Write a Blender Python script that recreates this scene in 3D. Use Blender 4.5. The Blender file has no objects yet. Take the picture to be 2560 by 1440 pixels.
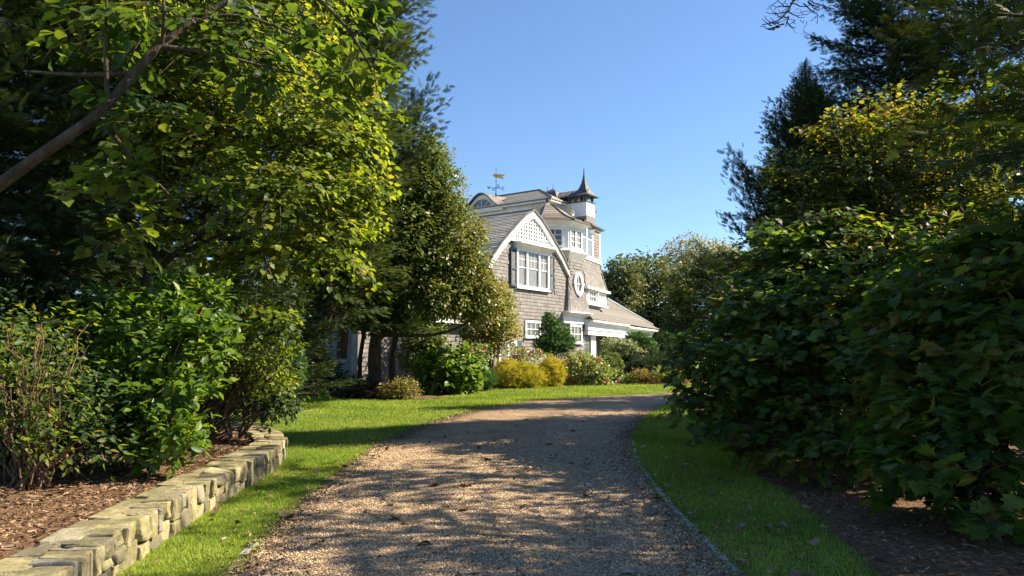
import bpy, math
import numpy as np
from mathutils import Vector, Matrix

rng = np.random.default_rng(11)
S = bpy.context.scene
C = S.collection
R = math.radians

# ------------------------------------------------------------------ camera, sky, sun, exposure
FPX = 1862.0                       # focal length in pixels of a 2560 px wide frame
PITCH = math.atan(170 / FPX)
EYE = np.array([0.0, 0.0, 1.6])
cam_data = bpy.data.cameras.new('camera')
cam_data.sensor_width = 36.0
cam_data.lens = 36.0 * FPX / 2560.0
cam_data.clip_end = 2000
cam_data.clip_start = 0.05
cam = bpy.data.objects.new('camera', cam_data)
cam.location = EYE
cam.rotation_euler = (math.pi / 2 + PITCH, 0, 0)
C.objects.link(cam)
S.camera = cam

SUN_AZ, SUN_EL = 80.0, 40.0        # degrees clockwise from +Y, and above the horizon
world = bpy.data.worlds.new('World')
S.world = world
world.use_nodes = True
wn = world.node_tree.nodes
sky = wn.new('ShaderNodeTexSky')
sky.sky_type = 'NISHITA'
sky.sun_disc = False
sky.sun_elevation = R(SUN_EL)
sky.sun_rotation = R(SUN_AZ)
sky.air_density = 1.0
sky.dust_density = 0.05
sky.ozone_density = 6.0
wn['Background'].inputs['Strength'].default_value = 0.066
world.node_tree.links.new(sky.outputs[0], wn['Background'].inputs['Color'])

sun_data = bpy.data.lights.new('sun', 'SUN')
sun_data.energy = 4.6
sun_data.angle = R(0.55)
sun_data.color = (1.0, 0.86, 0.64)
sun = bpy.data.objects.new('sun', sun_data)
sdir = Vector((math.sin(R(SUN_AZ)) * math.cos(R(SUN_EL)), math.cos(R(SUN_AZ)) * math.cos(R(SUN_EL)), math.sin(R(SUN_EL))))
sun.rotation_euler = sdir.to_track_quat('Z', 'Y').to_euler()
sun.location = (30, 15, 30)
C.objects.link(sun)

S.view_settings.view_transform = 'Standard'
S.view_settings.look = 'None'
S.view_settings.gamma = 1.0
S.view_settings.use_curve_mapping = False
S.view_settings.exposure = 1.65

S.render.engine = 'CYCLES'
S.cycles.use_denoising = True
S.cycles.max_bounces = 8
S.cycles.diffuse_bounces = 3
S.cycles.transmission_bounces = 4
S.cycles.transparent_max_bounces = 4
S.cycles.sample_clamp_indirect = 6.0

# ------------------------------------------------------------------ helpers
def gz(y):
    t = np.clip((np.asarray(y, float) - 8) / 24.0, 0, 1)
    return 0.32 * t * t * (3 - 2 * t)

def ray(px, py):
    x = (px - 1280) / FPX; v = -(py - 720) / FPX
    return np.array([x, math.cos(PITCH) - v * math.sin(PITCH), math.sin(PITCH) + v * math.cos(PITCH)])

def at(px, py, Y):
    """the point at depth Y seen at a pixel of the 2560 x 1440 photograph"""
    d = ray(px, py)
    return EYE + d * (Y / d[1])

def base_at(px, Y):
    return np.array([(px - 1280) / FPX * Y, Y, float(gz(Y))])

def new_mesh(name, V, faces, mat=None, tint=None, smooth=False):
    """faces: (n,k) array or list of index lists"""
    me = bpy.data.meshes.new(name)
    V = np.asarray(V, np.float32).reshape(-1, 3)
    if isinstance(faces, np.ndarray):
        n, k = faces.shape
        me.vertices.add(len(V)); me.vertices.foreach_set('co', V.ravel())
        me.loops.add(n * k); me.loops.foreach_set('vertex_index', faces.astype(np.int32).ravel())
        me.polygons.add(n)
        me.polygons.foreach_set('loop_start', np.arange(0, n * k, k, dtype=np.int32))
        me.polygons.foreach_set('loop_total', np.full(n, k, np.int32))
        me.update(calc_edges=True)
    else:
        me.from_pydata([tuple(map(float, v)) for v in V], [], [list(map(int, f)) for f in faces])
        me.update()
    if tint is not None:
        a = me.attributes.new('tint', 'FLOAT', 'POINT')
        a.data.foreach_set('value', np.asarray(tint, np.float32).ravel())
    if mat is not None:
        me.materials.append(mat)
    if smooth:
        me.polygons.foreach_set('use_smooth', np.ones(len(me.polygons), bool))
    return me

def link(name, me, parent=None, loc=None):
    o = bpy.data.objects.new(name, me)
    C.objects.link(o)
    if parent is not None:
        o.parent = parent
    if loc is not None:
        o.location = loc
    return o

def tag(o, label=None, cat=None, group=None, kind=None):
    if label: o['label'] = label
    if cat: o['category'] = cat
    if group: o['group'] = group
    if kind: o['kind'] = kind
    return o

def empty(name, loc, label=None, cat=None, group=None):
    o = bpy.data.objects.new(name, None)
    o.location = loc
    C.objects.link(o)
    return tag(o, label, cat, group)

# ------------------------------------------------------------------ materials
def mat_base(name):
    m = bpy.data.materials.new(name); m.use_nodes = True
    nt = m.node_tree
    return m, nt, nt.nodes, nt.links, nt.nodes['Principled BSDF']

def ramp(nodes, cols):
    r = nodes.new('ShaderNodeValToRGB')
    e = r.color_ramp.elements
    while len(e) < len(cols):
        e.new(0.5)
    for i, c in enumerate(cols):
        if len(c) == 4:
            p, c = c[0], c[1:]
        else:
            p = i / max(1, len(cols) - 1)
        e[i].position = p
        e[i].color = (*c, 1)
    return r

def attr_tint(nodes):
    a = nodes.new('ShaderNodeAttribute'); a.attribute_name = 'tint'
    return a.outputs['Fac']

def leaf_mat(name, cols, transl=0.45, rough=0.45, spec=0.35, boost=1.75):
    m, nt, n, l, b = mat_base(name)
    r = ramp(n, cols)
    l.new(attr_tint(n), r.inputs[0])
    geo = n.new('ShaderNodeNewGeometry')
    noi = n.new('ShaderNodeTexNoise'); noi.inputs['Scale'].default_value = 23; noi.inputs['Detail'].default_value = 2
    l.new(geo.outputs['Position'], noi.inputs['Vector'])
    mr = n.new('ShaderNodeMapRange'); mr.inputs[1].default_value = 0.3; mr.inputs[2].default_value = 0.7
    mr.inputs[3].default_value = 0.8; mr.inputs[4].default_value = 1.15
    l.new(noi.outputs['Fac'], mr.inputs[0])
    mul = n.new('ShaderNodeMix'); mul.data_type = 'RGBA'; mul.blend_type = 'MULTIPLY'; mul.inputs[0].default_value = 1
    l.new(r.outputs[0], mul.inputs[6]); l.new(mr.outputs[0], mul.inputs[7])
    l.new(mul.outputs[2], b.inputs['Base Color'])
    b.inputs['Roughness'].default_value = rough
    b.inputs['Specular IOR Level'].default_value = spec
    tr = n.new('ShaderNodeBsdfTranslucent')
    br = n.new('ShaderNodeMix'); br.data_type = 'RGBA'; br.blend_type = 'MULTIPLY'; br.inputs[0].default_value = 1
    br.inputs[7].default_value = (boost * 1.25, boost * 1.15, boost * 0.45, 1)
    l.new(mul.outputs[2], br.inputs[6]); l.new(br.outputs[2], tr.inputs['Color'])
    mx = n.new('ShaderNodeMixShader'); mx.inputs[0].default_value = transl
    l.new(b.outputs[0], mx.inputs[1]); l.new(tr.outputs[0], mx.inputs[2])
    l.new(mx.outputs[0], n['Material Output'].inputs['Surface'])
    return m

def noise_mat(name, cols, scale=6.0, detail=6.0, rough=0.85, bump=0.0, bscale=None, stretch=(1, 1, 1), tintmix=0.0, spec=0.3, bdist=0.02):
    m, nt, n, l, b = mat_base(name)
    geo = n.new('ShaderNodeNewGeometry')
    mp = n.new('ShaderNodeMapping'); mp.inputs['Scale'].default_value = stretch
    l.new(geo.outputs['Position'], mp.inputs['Vector'])
    noi = n.new('ShaderNodeTexNoise'); noi.inputs['Scale'].default_value = scale; noi.inputs['Detail'].default_value = detail
    noi.inputs['Roughness'].default_value = 0.65
    l.new(mp.outputs[0], noi.inputs['Vector'])
    r = ramp(n, cols)
    fac = noi.outputs['Fac']
    st = n.new('ShaderNodeMapRange'); st.inputs[1].default_value = 0.28; st.inputs[2].default_value = 0.72
    l.new(fac, st.inputs[0]); fac = st.outputs[0]
    if tintmix > 0:
        mx = n.new('ShaderNodeMix'); mx.data_type = 'FLOAT'; mx.inputs[0].default_value = tintmix
        l.new(fac, mx.inputs[2]); l.new(attr_tint(n), mx.inputs[3]); fac = mx.outputs[0]
    l.new(fac, r.inputs[0])
    l.new(r.outputs[0], b.inputs['Base Color'])
    b.inputs['Roughness'].default_value = rough
    b.inputs['Specular IOR Level'].default_value = spec
    if bump > 0:
        n2 = n.new('ShaderNodeTexNoise'); n2.inputs['Scale'].default_value = bscale or scale * 4; n2.inputs['Detail'].default_value = 5
        l.new(mp.outputs[0], n2.inputs['Vector'])
        bp = n.new('ShaderNodeBump'); bp.inputs['Strength'].default_value = bump; bp.inputs['Distance'].default_value = bdist
        l.new(n2.outputs['Fac'], bp.inputs['Height']); l.new(bp.outputs[0], b.inputs['Normal'])
    return m

def plain_mat(name, col, rough=0.6, metal=0.0, spec=0.4):
    return noise_mat_simple(name, col, rough, metal, spec)

def noise_mat_simple(name, col, rough, metal, spec):
    m, nt, n, l, b = mat_base(name)
    geo = n.new('ShaderNodeNewGeometry')
    noi = n.new('ShaderNodeTexNoise'); noi.inputs['Scale'].default_value = 3.5; noi.inputs['Detail'].default_value = 6
    l.new(geo.outputs['Position'], noi.inputs['Vector'])
    c = np.array(col)
    r = ramp(n, [(0.3, *(c * 0.88)), (0.7, *np.minimum(c * 1.06, 0.9))])
    l.new(noi.outputs['Fac'], r.inputs[0]); l.new(r.outputs[0], b.inputs['Base Color'])
    b.inputs['Roughness'].default_value = rough
    b.inputs['Metallic'].default_value = metal
    b.inputs['Specular IOR Level'].default_value = spec
    return m

def stone_material():
    m, nt, n, l, b = mat_base('wall_stone')
    geo = n.new('ShaderNodeNewGeometry'); oi = n.new('ShaderNodeObjectInfo')
    r = ramp(n, [(0.0, .12, .112, .09), (0.3, .23, .205, .125), (0.55, .32, .28, .16), (0.8, .38, .335, .21), (1.0, .22, .22, .20)])
    l.new(oi.outputs['Random'], r.inputs[0])
    def noise(scale, det, rough=.6):
        q = n.new('ShaderNodeTexNoise'); q.inputs['Scale'].default_value = scale; q.inputs['Detail'].default_value = det; q.inputs['Roughness'].default_value = rough
        l.new(geo.outputs['Position'], q.inputs['Vector']); return q
    def mix(kind, fac, a, bcol):
        q = n.new('ShaderNodeMix'); q.data_type = 'RGBA'; q.blend_type = kind
        if isinstance(fac, float): q.inputs[0].default_value = fac
        else: l.new(fac, q.inputs[0])
        l.new(a, q.inputs[6])
        if isinstance(bcol, tuple): q.inputs[7].default_value = (*bcol, 1)
        else: l.new(bcol, q.inputs[7])
        return q.outputs[2]
    g1 = ramp(n, [(0.3, .55, .54, .52), (0.7, 1.3, 1.27, 1.2)]); l.new(noise(9, 10, .7).outputs['Fac'], g1.inputs[0])
    c = mix('MULTIPLY', 1.0, r.outputs[0], g1.outputs[0])
    moss = ramp(n, [(0.52, 0, 0, 0), (0.64, .7, .7, .7)]); l.new(noise(3.1, 6).outputs['Fac'], moss.inputs[0])
    c = mix('MIX', moss.outputs[0], c, (.125, .135, .045))
    lich = ramp(n, [(0.62, 0, 0, 0), (0.68, .6, .6, .6)]); l.new(noise(17, 3).outputs['Fac'], lich.inputs[0])
    c = mix('MIX', lich.outputs[0], c, (.34, .33, .27))
    l.new(c, b.inputs['Base Color'])
    b.inputs['Roughness'].default_value = .92; b.inputs['Specular IOR Level'].default_value = .2
    bp = n.new('ShaderNodeBump'); bp.inputs['Strength'].default_value = 1.0; bp.inputs['Distance'].default_value = .02
    l.new(noise(28, 8, .7).outputs['Fac'], bp.inputs['Height']); l.new(bp.outputs[0], b.inputs['Normal'])
    return m

M = {}
M['white'] = plain_mat('white_paint', (0.80, 0.80, 0.79), 0.45)
M['wall_shingle'] = noise_mat('weathered_shingle', [(0.105, 0.098, 0.094), (0.205, 0.192, 0.184), (0.30, 0.285, 0.275)], 9, 6, 0.85, 0.35, 40, (1, 1, 0.18), 0.55)
M['roof_shingle'] = noise_mat('roof_shingle', [(0.11, 0.098, 0.085), (0.205, 0.183, 0.158), (0.29, 0.26, 0.225)], 7, 6, 0.9, 0.4, 30, (1, 1, 1), 0.5)
M['roof_brown'] = noise_mat('brown_roof_shingle', [(0.085, 0.078, 0.072), (0.155, 0.142, 0.13), (0.215, 0.2, 0.185)], 7, 6, 0.9, 0.4, 30, (1, 1, 1), 0.5)
M['roof_lit'] = noise_mat('lit_roof_shingle', [(0.24, 0.21, 0.175), (0.44, 0.39, 0.33), (0.60, 0.54, 0.46)], 7, 6, 0.9, 0.4, 30, (1, 1, 1), 0.5)  # roof shingle colours lightened to stand in for sunlight on the grazed slopes
M['glass'] = plain_mat('window_glass', (0.09, 0.10, 0.10), 0.06, 0.0, 0.7)
M['curtain_glass'] = plain_mat('curtained_glass', (0.20, 0.20, 0.197), 0.08, 0.0, 0.6)
M['shutter'] = plain_mat('slate_paint', (0.06, 0.08, 0.09), 0.5)
M['dark'] = plain_mat('dark_siding', (0.09, 0.10, 0.12), 0.7)
M['grey_wood'] = plain_mat('grey_wood', (0.20, 0.195, 0.19), 0.8)
M['lattice_back'] = plain_mat('lattice_back', (0.06, 0.056, 0.054), 0.9)
M['lead'] = plain_mat('lead_sheet', (0.06, 0.07, 0.08), 0.6, 0.0)
M['flash'] = plain_mat('flashing', (0.55, 0.58, 0.60), 0.25, 0.6)
M['iron'] = plain_mat('iron', (0.05, 0.055, 0.06), 0.5, 0.3)
M['gold'] = plain_mat('gilded_sheet', (0.75, 0.42, 0.08), 0.35, 0.5)
M['door_wood'] = plain_mat('door_wood', (0.10, 0.075, 0.06), 0.5)
M['bark'] = noise_mat('bark', [(0.02, 0.016, 0.012), (0.06, 0.046, 0.034), (0.12, 0.095, 0.07)], 14, 6, 0.95, 0.8, 40, (1, 1, 0.25))
M['bark_grey'] = noise_mat('bark_grey', [(0.09, 0.08, 0.07), (0.19, 0.165, 0.14), (0.30, 0.265, 0.22)], 12, 6, 0.95, 0.7, 40, (1, 1, 0.25))
M['twig'] = noise_mat('twig', [(0.05, 0.03, 0.02), (0.13, 0.08, 0.05), (0.24, 0.16, 0.105)], 20, 4, 0.9)
M['stone'] = stone_material()
M['core'] = noise_mat('joint_earth', [(0.04, 0.035, 0.025), (0.09, 0.08, 0.06)], 10, 4, 1.0)
M['mulch'] = noise_mat('bark_mulch', [(0.045, 0.027, 0.016), (0.14, 0.085, 0.05), (0.27, 0.175, 0.11)], 16, 10, 1.0, 1.0, 45, (1, 1, 1), 0, 0.1, 0.04)
M['chip'] = noise_mat('mulch_chip', [(0.05, 0.03, 0.018), (0.17, 0.105, 0.06), (0.38, 0.26, 0.165)], 9, 4, 0.95, 0, None, (1, 1, 1), 0.9, 0.1)
M['lawn'] = noise_mat('turf', [(0.055, 0.08, 0.018), (0.11, 0.15, 0.032), (0.19, 0.20, 0.06)], 2.5, 9, 0.95, 0.9, 90, (1, 1, 1), 0, 0.1, 0.03)
M['blade'] = leaf_mat('grass_blade', [(0.10, 0.18, 0.026), (0.21, 0.32, 0.042), (0.32, 0.42, 0.07), (0.42, 0.38, 0.15)], 0.33, 0.6, 0.15, 1.1)
M['sett'] = noise_mat('granite_sett', [(0.14, 0.13, 0.12), (0.26, 0.25, 0.235), (0.38, 0.37, 0.35)], 20, 6, 0.65, 0.4, 60, (1, 1, 1), 0.4, 0.5)
M['dry'] = noise_mat('dry_leaf', [(0.06, 0.035, 0.02), (0.18, 0.11, 0.06), (0.34, 0.25, 0.16)], 18, 4, 0.38, 0.3, 60, (1, 1, 1), 0.6, 0.6)

def gravel_material():
    m, nt, n, l, b = mat_base('pea_gravel')
    geo = n.new('ShaderNodeNewGeometry')
    v = n.new('ShaderNodeTexVoronoi'); v.inputs['Scale'].default_value = 64
    v2 = n.new('ShaderNodeTexVoronoi'); v2.inputs['Scale'].default_value = 27
    big = n.new('ShaderNodeTexNoise'); big.inputs['Scale'].default_value = 1.3; big.inputs['Detail'].default_value = 9; big.inputs['Roughness'].default_value = .7
    for q in (v, v2, big):
        l.new(geo.outputs['Position'], q.inputs['Vector'])
    r = ramp(n, [(0.0, 0.12, 0.08, 0.050), (0.35, 0.33, 0.225, 0.135), (0.7, 0.50, 0.35, 0.205), (1.0, 0.72, 0.56, 0.38)])
    sep = n.new('ShaderNodeSeparateColor'); l.new(v.outputs['Color'], sep.inputs[0]); l.new(sep.outputs[0], r.inputs[0])
    rb = ramp(n, [(0.30, 0.50, 0.46, 0.42), (0.5, 0.9, 0.88, 0.85), (0.72, 1.15, 1.12, 1.06)]); l.new(big.outputs['Fac'], rb.inputs[0])
    # the tint attribute runs from edge to edge: wheel tracks are paler, the rims hold dark leaf mould
    rt = ramp(n, [(0.0, 0.42, 0.36, 0.32), (0.06, 0.68, 0.62, 0.58), (0.14, 0.95, 0.93, 0.9), (0.30, 1.12, 1.1, 1.06), (0.5, 0.86, 0.84, 0.82), (0.70, 1.12, 1.1, 1.06), (0.86, 0.92, 0.9, 0.88), (0.95, 0.62, 0.57, 0.53), (1.0, 0.42, 0.36, 0.32)])
    l.new(attr_tint(n), rt.inputs[0])
    mul = n.new('ShaderNodeMix'); mul.data_type = 'RGBA'; mul.blend_type = 'MULTIPLY'; mul.inputs[0].default_value = 1
    l.new(r.outputs[0], mul.inputs[6]); l.new(rb.outputs[0], mul.inputs[7])
    mul2 = n.new('ShaderNodeMix'); mul2.data_type = 'RGBA'; mul2.blend_type = 'MULTIPLY'; mul2.inputs[0].default_value = 1
    l.new(mul.outputs[2], mul2.inputs[6]); l.new(rt.outputs[0], mul2.inputs[7])
    l.new(mul2.outputs[2], b.inputs['Base Color'])
    b.inputs['Roughness'].default_value = 0.72; b.inputs['Specular IOR Level'].default_value = 0.4
    add = n.new('ShaderNodeMath'); add.operation = 'ADD'
    l.new(v.outputs['Distance'], add.inputs[0]); l.new(v2.outputs['Distance'], add.inputs[1])
    bp = n.new('ShaderNodeBump'); bp.inputs['Strength'].default_value = 0.9; bp.inputs['Distance'].default_value = 0.03; bp.invert = True
    l.new(add.outputs[0], bp.inputs['Height']); l.new(bp.outputs[0], b.inputs['Normal'])
    return m
M['gravel'] = gravel_material()
M['pebble'] = noise_mat('pebble', [(0.09, 0.06, 0.040), (0.31, 0.215, 0.13), (0.50, 0.355, 0.21), (0.72, 0.58, 0.41)], 30, 3, 0.7, 0, None, (1, 1, 1), 0.85, 0.35)

# ------------------------------------------------------------------ ground
def polyline(pts, n):
    p = np.asarray(pts, float)
    s = np.r_[0, np.cumsum(np.linalg.norm(np.diff(p, axis=0), axis=1))]
    # smooth the resampled line a little
    q = np.stack([np.interp(np.linspace(0, s[-1], n), s, p[:, i]) for i in range(p.shape[1])], 1)
    for _ in range(6):
        q[1:-1] = (q[:-2] + 2 * q[1:-1] + q[2:]) / 4
    return q

DL = polyline([(-1.75, -6), (-1.85, 2), (-2.02, 5.61), (-2.14, 6.4), (-2.31, 7.85), (-2.40, 10.1), (-2.41, 12), (-2.21, 14.9), (-1.48, 18.5), (0, 22.3), (1.6, 24.3), (5.4, 26.7), (10, 28.2), (30, 30)], 140)
DR = polyline([(1.6, -6), (1.6, 2), (1.61, 5.6), (1.63, 7.75), (1.70, 9.5), (1.9, 12), (2.19, 14), (2.75, 16.7), (3.74, 20.1), (4.7, 22.2), (6.4, 23.4), (10, 24.4), (30, 25.5)], 140)

def inside_poly(P, poly):
    x, y = P[:, 0], P[:, 1]
    c = np.zeros(len(P), bool)
    j = len(poly) - 1
    for i in range(len(poly)):
        xi, yi = poly[i]; xj, yj = poly[j]
        hit = ((yi > y) != (yj > y)) & (x < (xj - xi) * (y - yi) / (yj - yi + 1e-12) + xi)
        c ^= hit
        j = i
    return c

ys = np.r_[-60, -20, np.linspace(0, 36, 40), 60, 120, 300, 900]
xs = np.array([-700, -60, -20, -10, 0, 10, 20, 60, 700.])
GX, GY = np.meshgrid(xs, ys)
V = np.stack([GX, GY, gz(GY)], -1).reshape(-1, 3)
nx = len(xs)
idx = np.arange(len(V)).reshape(GX.shape)
F = np.stack([idx[:-1, :-1], idx[:-1, 1:], idx[1:, 1:], idx[1:, :-1]], -1).reshape(-1, 4)
tag(link('lawn', new_mesh('lawn', V, F, M['lawn'], smooth=True)), 'mown green lawn spreading round the drive', kind='structure')

# the drive: a gravel ribbon
NA = 22
u = np.linspace(0, 1, NA)
RB = DL[:, None, :] * (1 - u)[None, :, None] + DR[:, None, :] * u[None, :, None]
zz = gz(RB[..., 1]) + (0.008 + 0.03 * (1 - (2 * u - 1) ** 2) - .018 * np.exp(-((u - .3) / .08) ** 2) - .018 * np.exp(-((u - .7) / .08) ** 2))[None, :]
V = np.concatenate([RB, zz[..., None]], -1).reshape(-1, 3)
idx = np.arange(len(V)).reshape(len(DL), NA)
F = np.stack([idx[:-1, :-1], idx[:-1, 1:], idx[1:, 1:], idx[1:, :-1]], -1).reshape(-1, 4)
drive_z = lambda y, uu: gz(y) + 0.008 + 0.03 * (1 - (2 * uu - 1) ** 2) - .018 * np.exp(-((uu - .3) / .08) ** 2) - .018 * np.exp(-((uu - .7) / .08) ** 2)
tag(link('driveway', new_mesh('driveway', V, F, M['gravel'], np.tile(u, len(DL)), smooth=True)), 'curving pea gravel drive', kind='structure')

# stone wall path (outer face) and the two planting beds
WP = polyline([(-2.45, 2.6), (-2.62, 4.0), (-2.81, 5.2), (-2.96, 6.44), (-3.12, 7.94), (-3.19, 9.2), (-3.29, 10.6), (-3.46, 11.6), (-3.80, 12.5), (-4.45, 13.5), (-5.4, 14.25), (-7.0, 14.9), (-9, 15.2)], 160)
WT = np.gradient(WP, axis=0); WT /= np.linalg.norm(WT, axis=1)[:, None]
WNrm = np.stack([-WT[:, 1], WT[:, 0]], 1)          # points into the bed (to the left)
WALL_H = 0.32
us = np.r_[0.16, 0.4, 0.45, np.linspace(0.7, 6.5, 18)]
BX = WP[:, None, :] + WNrm[:, None, :] * np.minimum(us, 3.5)[None, :, None] + np.array([-1.0, 0])[None, None, :] * np.maximum(us - 3.5, 0)[None, :, None]
bz = gz(BX[..., 1]) + 0.23 + 0.05 * np.minimum(us, 4)[None, :] + 0.05 * np.sin(BX[..., 0] * 3.1 + np.cos(BX[..., 1] * 2.3)) * np.sin(BX[..., 1] * 2.7) * np.clip(us - 0.4, 0, 1)[None, :]
V = np.concatenate([BX, bz[..., None]], -1).reshape(-1, 3)
idx = np.arange(len(V)).reshape(len(WP), len(us))
F = np.stack([idx[:-1, :-1], idx[1:, :-1], idx[1:, 1:], idx[:-1, 1:]], -1).reshape(-1, 4)
tag(link('ground_planting_bed', new_mesh('bed', V, F, M['mulch'], smooth=True)), 'bark mulch bed behind the stone wall', kind='structure')

BE = polyline([(2.25, -4), (2.35, 3), (2.63, 5.6), (3.13, 8.26), (3.27, 10.4), (3.62, 12.4), (4.05, 15.5), (4.6, 19.5), (5.6, 21.6), (8, 22.8), (14, 23.6)], 120)
us2 = np.r_[0, 0.12, np.linspace(0.5, 9, 18)]
BX = BE[:, None, :] + us2[None, :, None] * np.array([0.95, -0.12])[None, None, :]
bz = gz(BX[..., 1]) + np.where(us2 == 0, -0.02, 0.035)[None, :] + 0.03 * us2[None, :] * 0.6 + 0.03 * np.sin(BX[..., 0] * 4.1) * np.sin(BX[..., 1] * 3.3)
V = np.concatenate([BX, bz[..., None]], -1).reshape(-1, 3)
idx = np.arange(len(V)).reshape(len(BE), len(us2))
F = np.stack([idx[:-1, :-1], idx[:-1, 1:], idx[1:, 1:], idx[1:, :-1]], -1).reshape(-1, 4)
tag(link('ground_shrub_bed', new_mesh('bed2', V, F, M['mulch'], smooth=True)), 'dark mulch under the maple shrubs', kind='structure')
bed_poly_right = np.concatenate([BE, [(30, 23.6), (30, -4)]])
bed_poly_left = np.concatenate([WP, [(-30, 15.2), (-30, 2.6)]])
drive_poly = np.concatenate([DL, DR[::-1]])
# house beds
HB = polyline([(-9.5, 25.6), (-5.8, 24.4), (-4.4, 23.0), (-2.6, 23.3), (-1.9, 25.6), (-1.2, 28.4), (0.4, 30.6), (2.1, 31.9), (5, 33.4), (8, 33.0), (12, 31.5)], 90)
HT = polyline([(-9.0, 29.5), (-5.6, 29.2), (-3.4, 30.0), (-2.0, 32.0), (-1, 34), (0.5, 36.3), (2.0, 37.8), (3.2, 39.5), (4.4, 41.2), (6.5, 44), (9, 46), (13, 48), (17, 48)], 90)
uu = np.linspace(0, 1, 8)
BX = HB[:, None, :] * (1 - uu)[None, :, None] + HT[:, None, :] * uu[None, :, None]
V = np.concatenate([BX, (gz(BX[..., 1]) + 0.03 + 0.02 * np.sin(BX[..., 0] * 5) * np.sin(BX[..., 1] * 4))[..., None]], -1).reshape(-1, 3)
idx = np.arange(len(V)).reshape(len(HB), len(uu))
F = np.stack([idx[:-1, :-1], idx[:-1, 1:], idx[1:, 1:], idx[1:, :-1]], -1).reshape(-1, 4)
tag(link('ground_foundation_bed', new_mesh('bed3', V, F, M['mulch'], smooth=True)), 'mulch bed along the house', kind='structure')
house_bed_poly = np.concatenate([HB, HT[::-1]])

# ------------------------------------------------------------------ small scatter meshes
def rot_from(d, h):
    """rotation matrices with local y along d and local z near h"""
    d = d / (np.linalg.norm(d, axis=1, keepdims=True) + 1e-9)
    z = h - (h * d).sum(1, keepdims=True) * d
    z /= (np.linalg.norm(z, axis=1, keepdims=True) + 1e-9)
    x = np.cross(d, z)
    return np.stack([x, d, z], -1)

def scatter(tv, tf, pos, rot, scale, tint):
    tv = np.asarray(tv, float)
    n, m = len(pos), len(tv)
    sc = np.asarray(scale, float)
    if sc.ndim == 1:
        sc = np.repeat(sc[:, None], 3, 1)
    loc = tv[None] * sc[:, None, :]
    V = np.einsum('nij,nmj->nmi', rot, loc) + pos[:, None, :]
    tf = np.asarray(tf)
    F = (tf[None] + (np.arange(n) * m)[:, None, None]).reshape(-1, tf.shape[1])
    return V.reshape(-1, 3), F, np.repeat(tint, m)

def rand_rot(n):
    d = rng.normal(size=(n, 3)); h = rng.normal(size=(n, 3))
    return rot_from(d, h)

# gravel stones near the camera
n = 80000
v = 5.0 + 9.0 * rng.random(n * 2) ** 1.7
k = np.interp(v, DL[:, 1], DL[:, 0]); k2 = np.interp(v, DR[:, 1], DR[:, 0])
w = rng.random(n * 2) * 1.04 - 0.02
w = np.where((np.exp(-((w - .3) / .07) ** 2) + np.exp(-((w - .7) / .07) ** 2) > rng.random(n * 2) * 1.3), rng.random(n * 2) * 1.04 - .02, w)
keep = np.arange(n)
v, k, k2, w = v[keep], k[keep], k2[keep], w[keep]
pos = np.stack([k + (k2 - k) * w, v, drive_z(v, w) + 0.002], 1)
tv = [(-0.5, -0.35, 0), (0.5, -0.4, 0), (0.4, 0.45, 0.05), (-0.45, 0.4, 0), (0.02, 0.05, 0.5)]
tf = [(0, 1, 4), (1, 2, 4), (2, 3, 4), (3, 0, 4)]
ang = rng.random(n) * 6.28
up = np.tile([0, 0, 1.0], (n, 1)) + rng.normal(size=(n, 3)) * 0.25
rot = rot_from(np.stack([np.cos(ang), np.sin(ang), rng.normal(size=n) * 0.15], 1), up)
sz = 0.0075 + 0.012 * rng.random(n) ** 2.5 + 0.0006 * (v - 5)
V, F, T = scatter(tv, tf, pos, rot, sz, rng.random(n))
tag(link('gravel', new_mesh('gravel', V, F, M['pebble'], T)), 'loose pea gravel lying on the near drive', 'gravel', kind='stuff')

# grass blades
def grass(name, pts, hgt, wid, label):
    n = len(pts)
    a = rng.random(n) * 6.28
    lean = rng.normal(size=(n, 2)) * 0.38
    d = np.stack([lean[:, 0], lean[:, 1], np.ones(n)], 1)
    h = np.stack([np.cos(a), np.sin(a), np.zeros(n)], 1)
    rot = rot_from(d, h)
    tv = [(-0.5, 0, 0), (0.5, 0, 0), (0.3, 0.6, 0.08), (0.0, 1.0, 0.3), (-0.3, 0.6, 0.08)]
    tf = [(0, 1, 2, 4), (4, 2, 3, 3)]
    tv = np.array(tv)
    sc = np.stack([wid, hgt, hgt], 1)
    patch = 0.5 + 0.22 * np.sin(pts[:, 0] * 1.7 + 2 * np.sin(pts[:, 1] * 0.9)) + 0.15 * np.sin(pts[:, 1] * 2.9 + pts[:, 0])
    t = np.clip(patch * 0.55 + rng.random(n) * 0.5 - 0.1 + (rng.random(n) > 0.94) * 0.45, 0, 1)
    near = pts[:, 1] < 9.5
    Va, Fa, Ta = scatter(tv, np.array([(0, 1, 2), (0, 2, 4), (4, 2, 3)]), pts[near], rot[near], sc[near], t[near])
    Vb, Fb, Tb = scatter([(-.5, 0, 0), (.5, 0, 0), (0, 1, .3)], np.array([(0, 1, 2)]), pts[~near], rot[~near], sc[~near], t[~near])
    V = np.concatenate([Va, Vb]); F = np.concatenate([Fa, Fb + len(Va)]); T = np.concatenate([Ta, Tb])
    return tag(link(name, new_mesh(name, V, F, M['blade'], T)), label, 'grass', kind='stuff')

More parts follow.
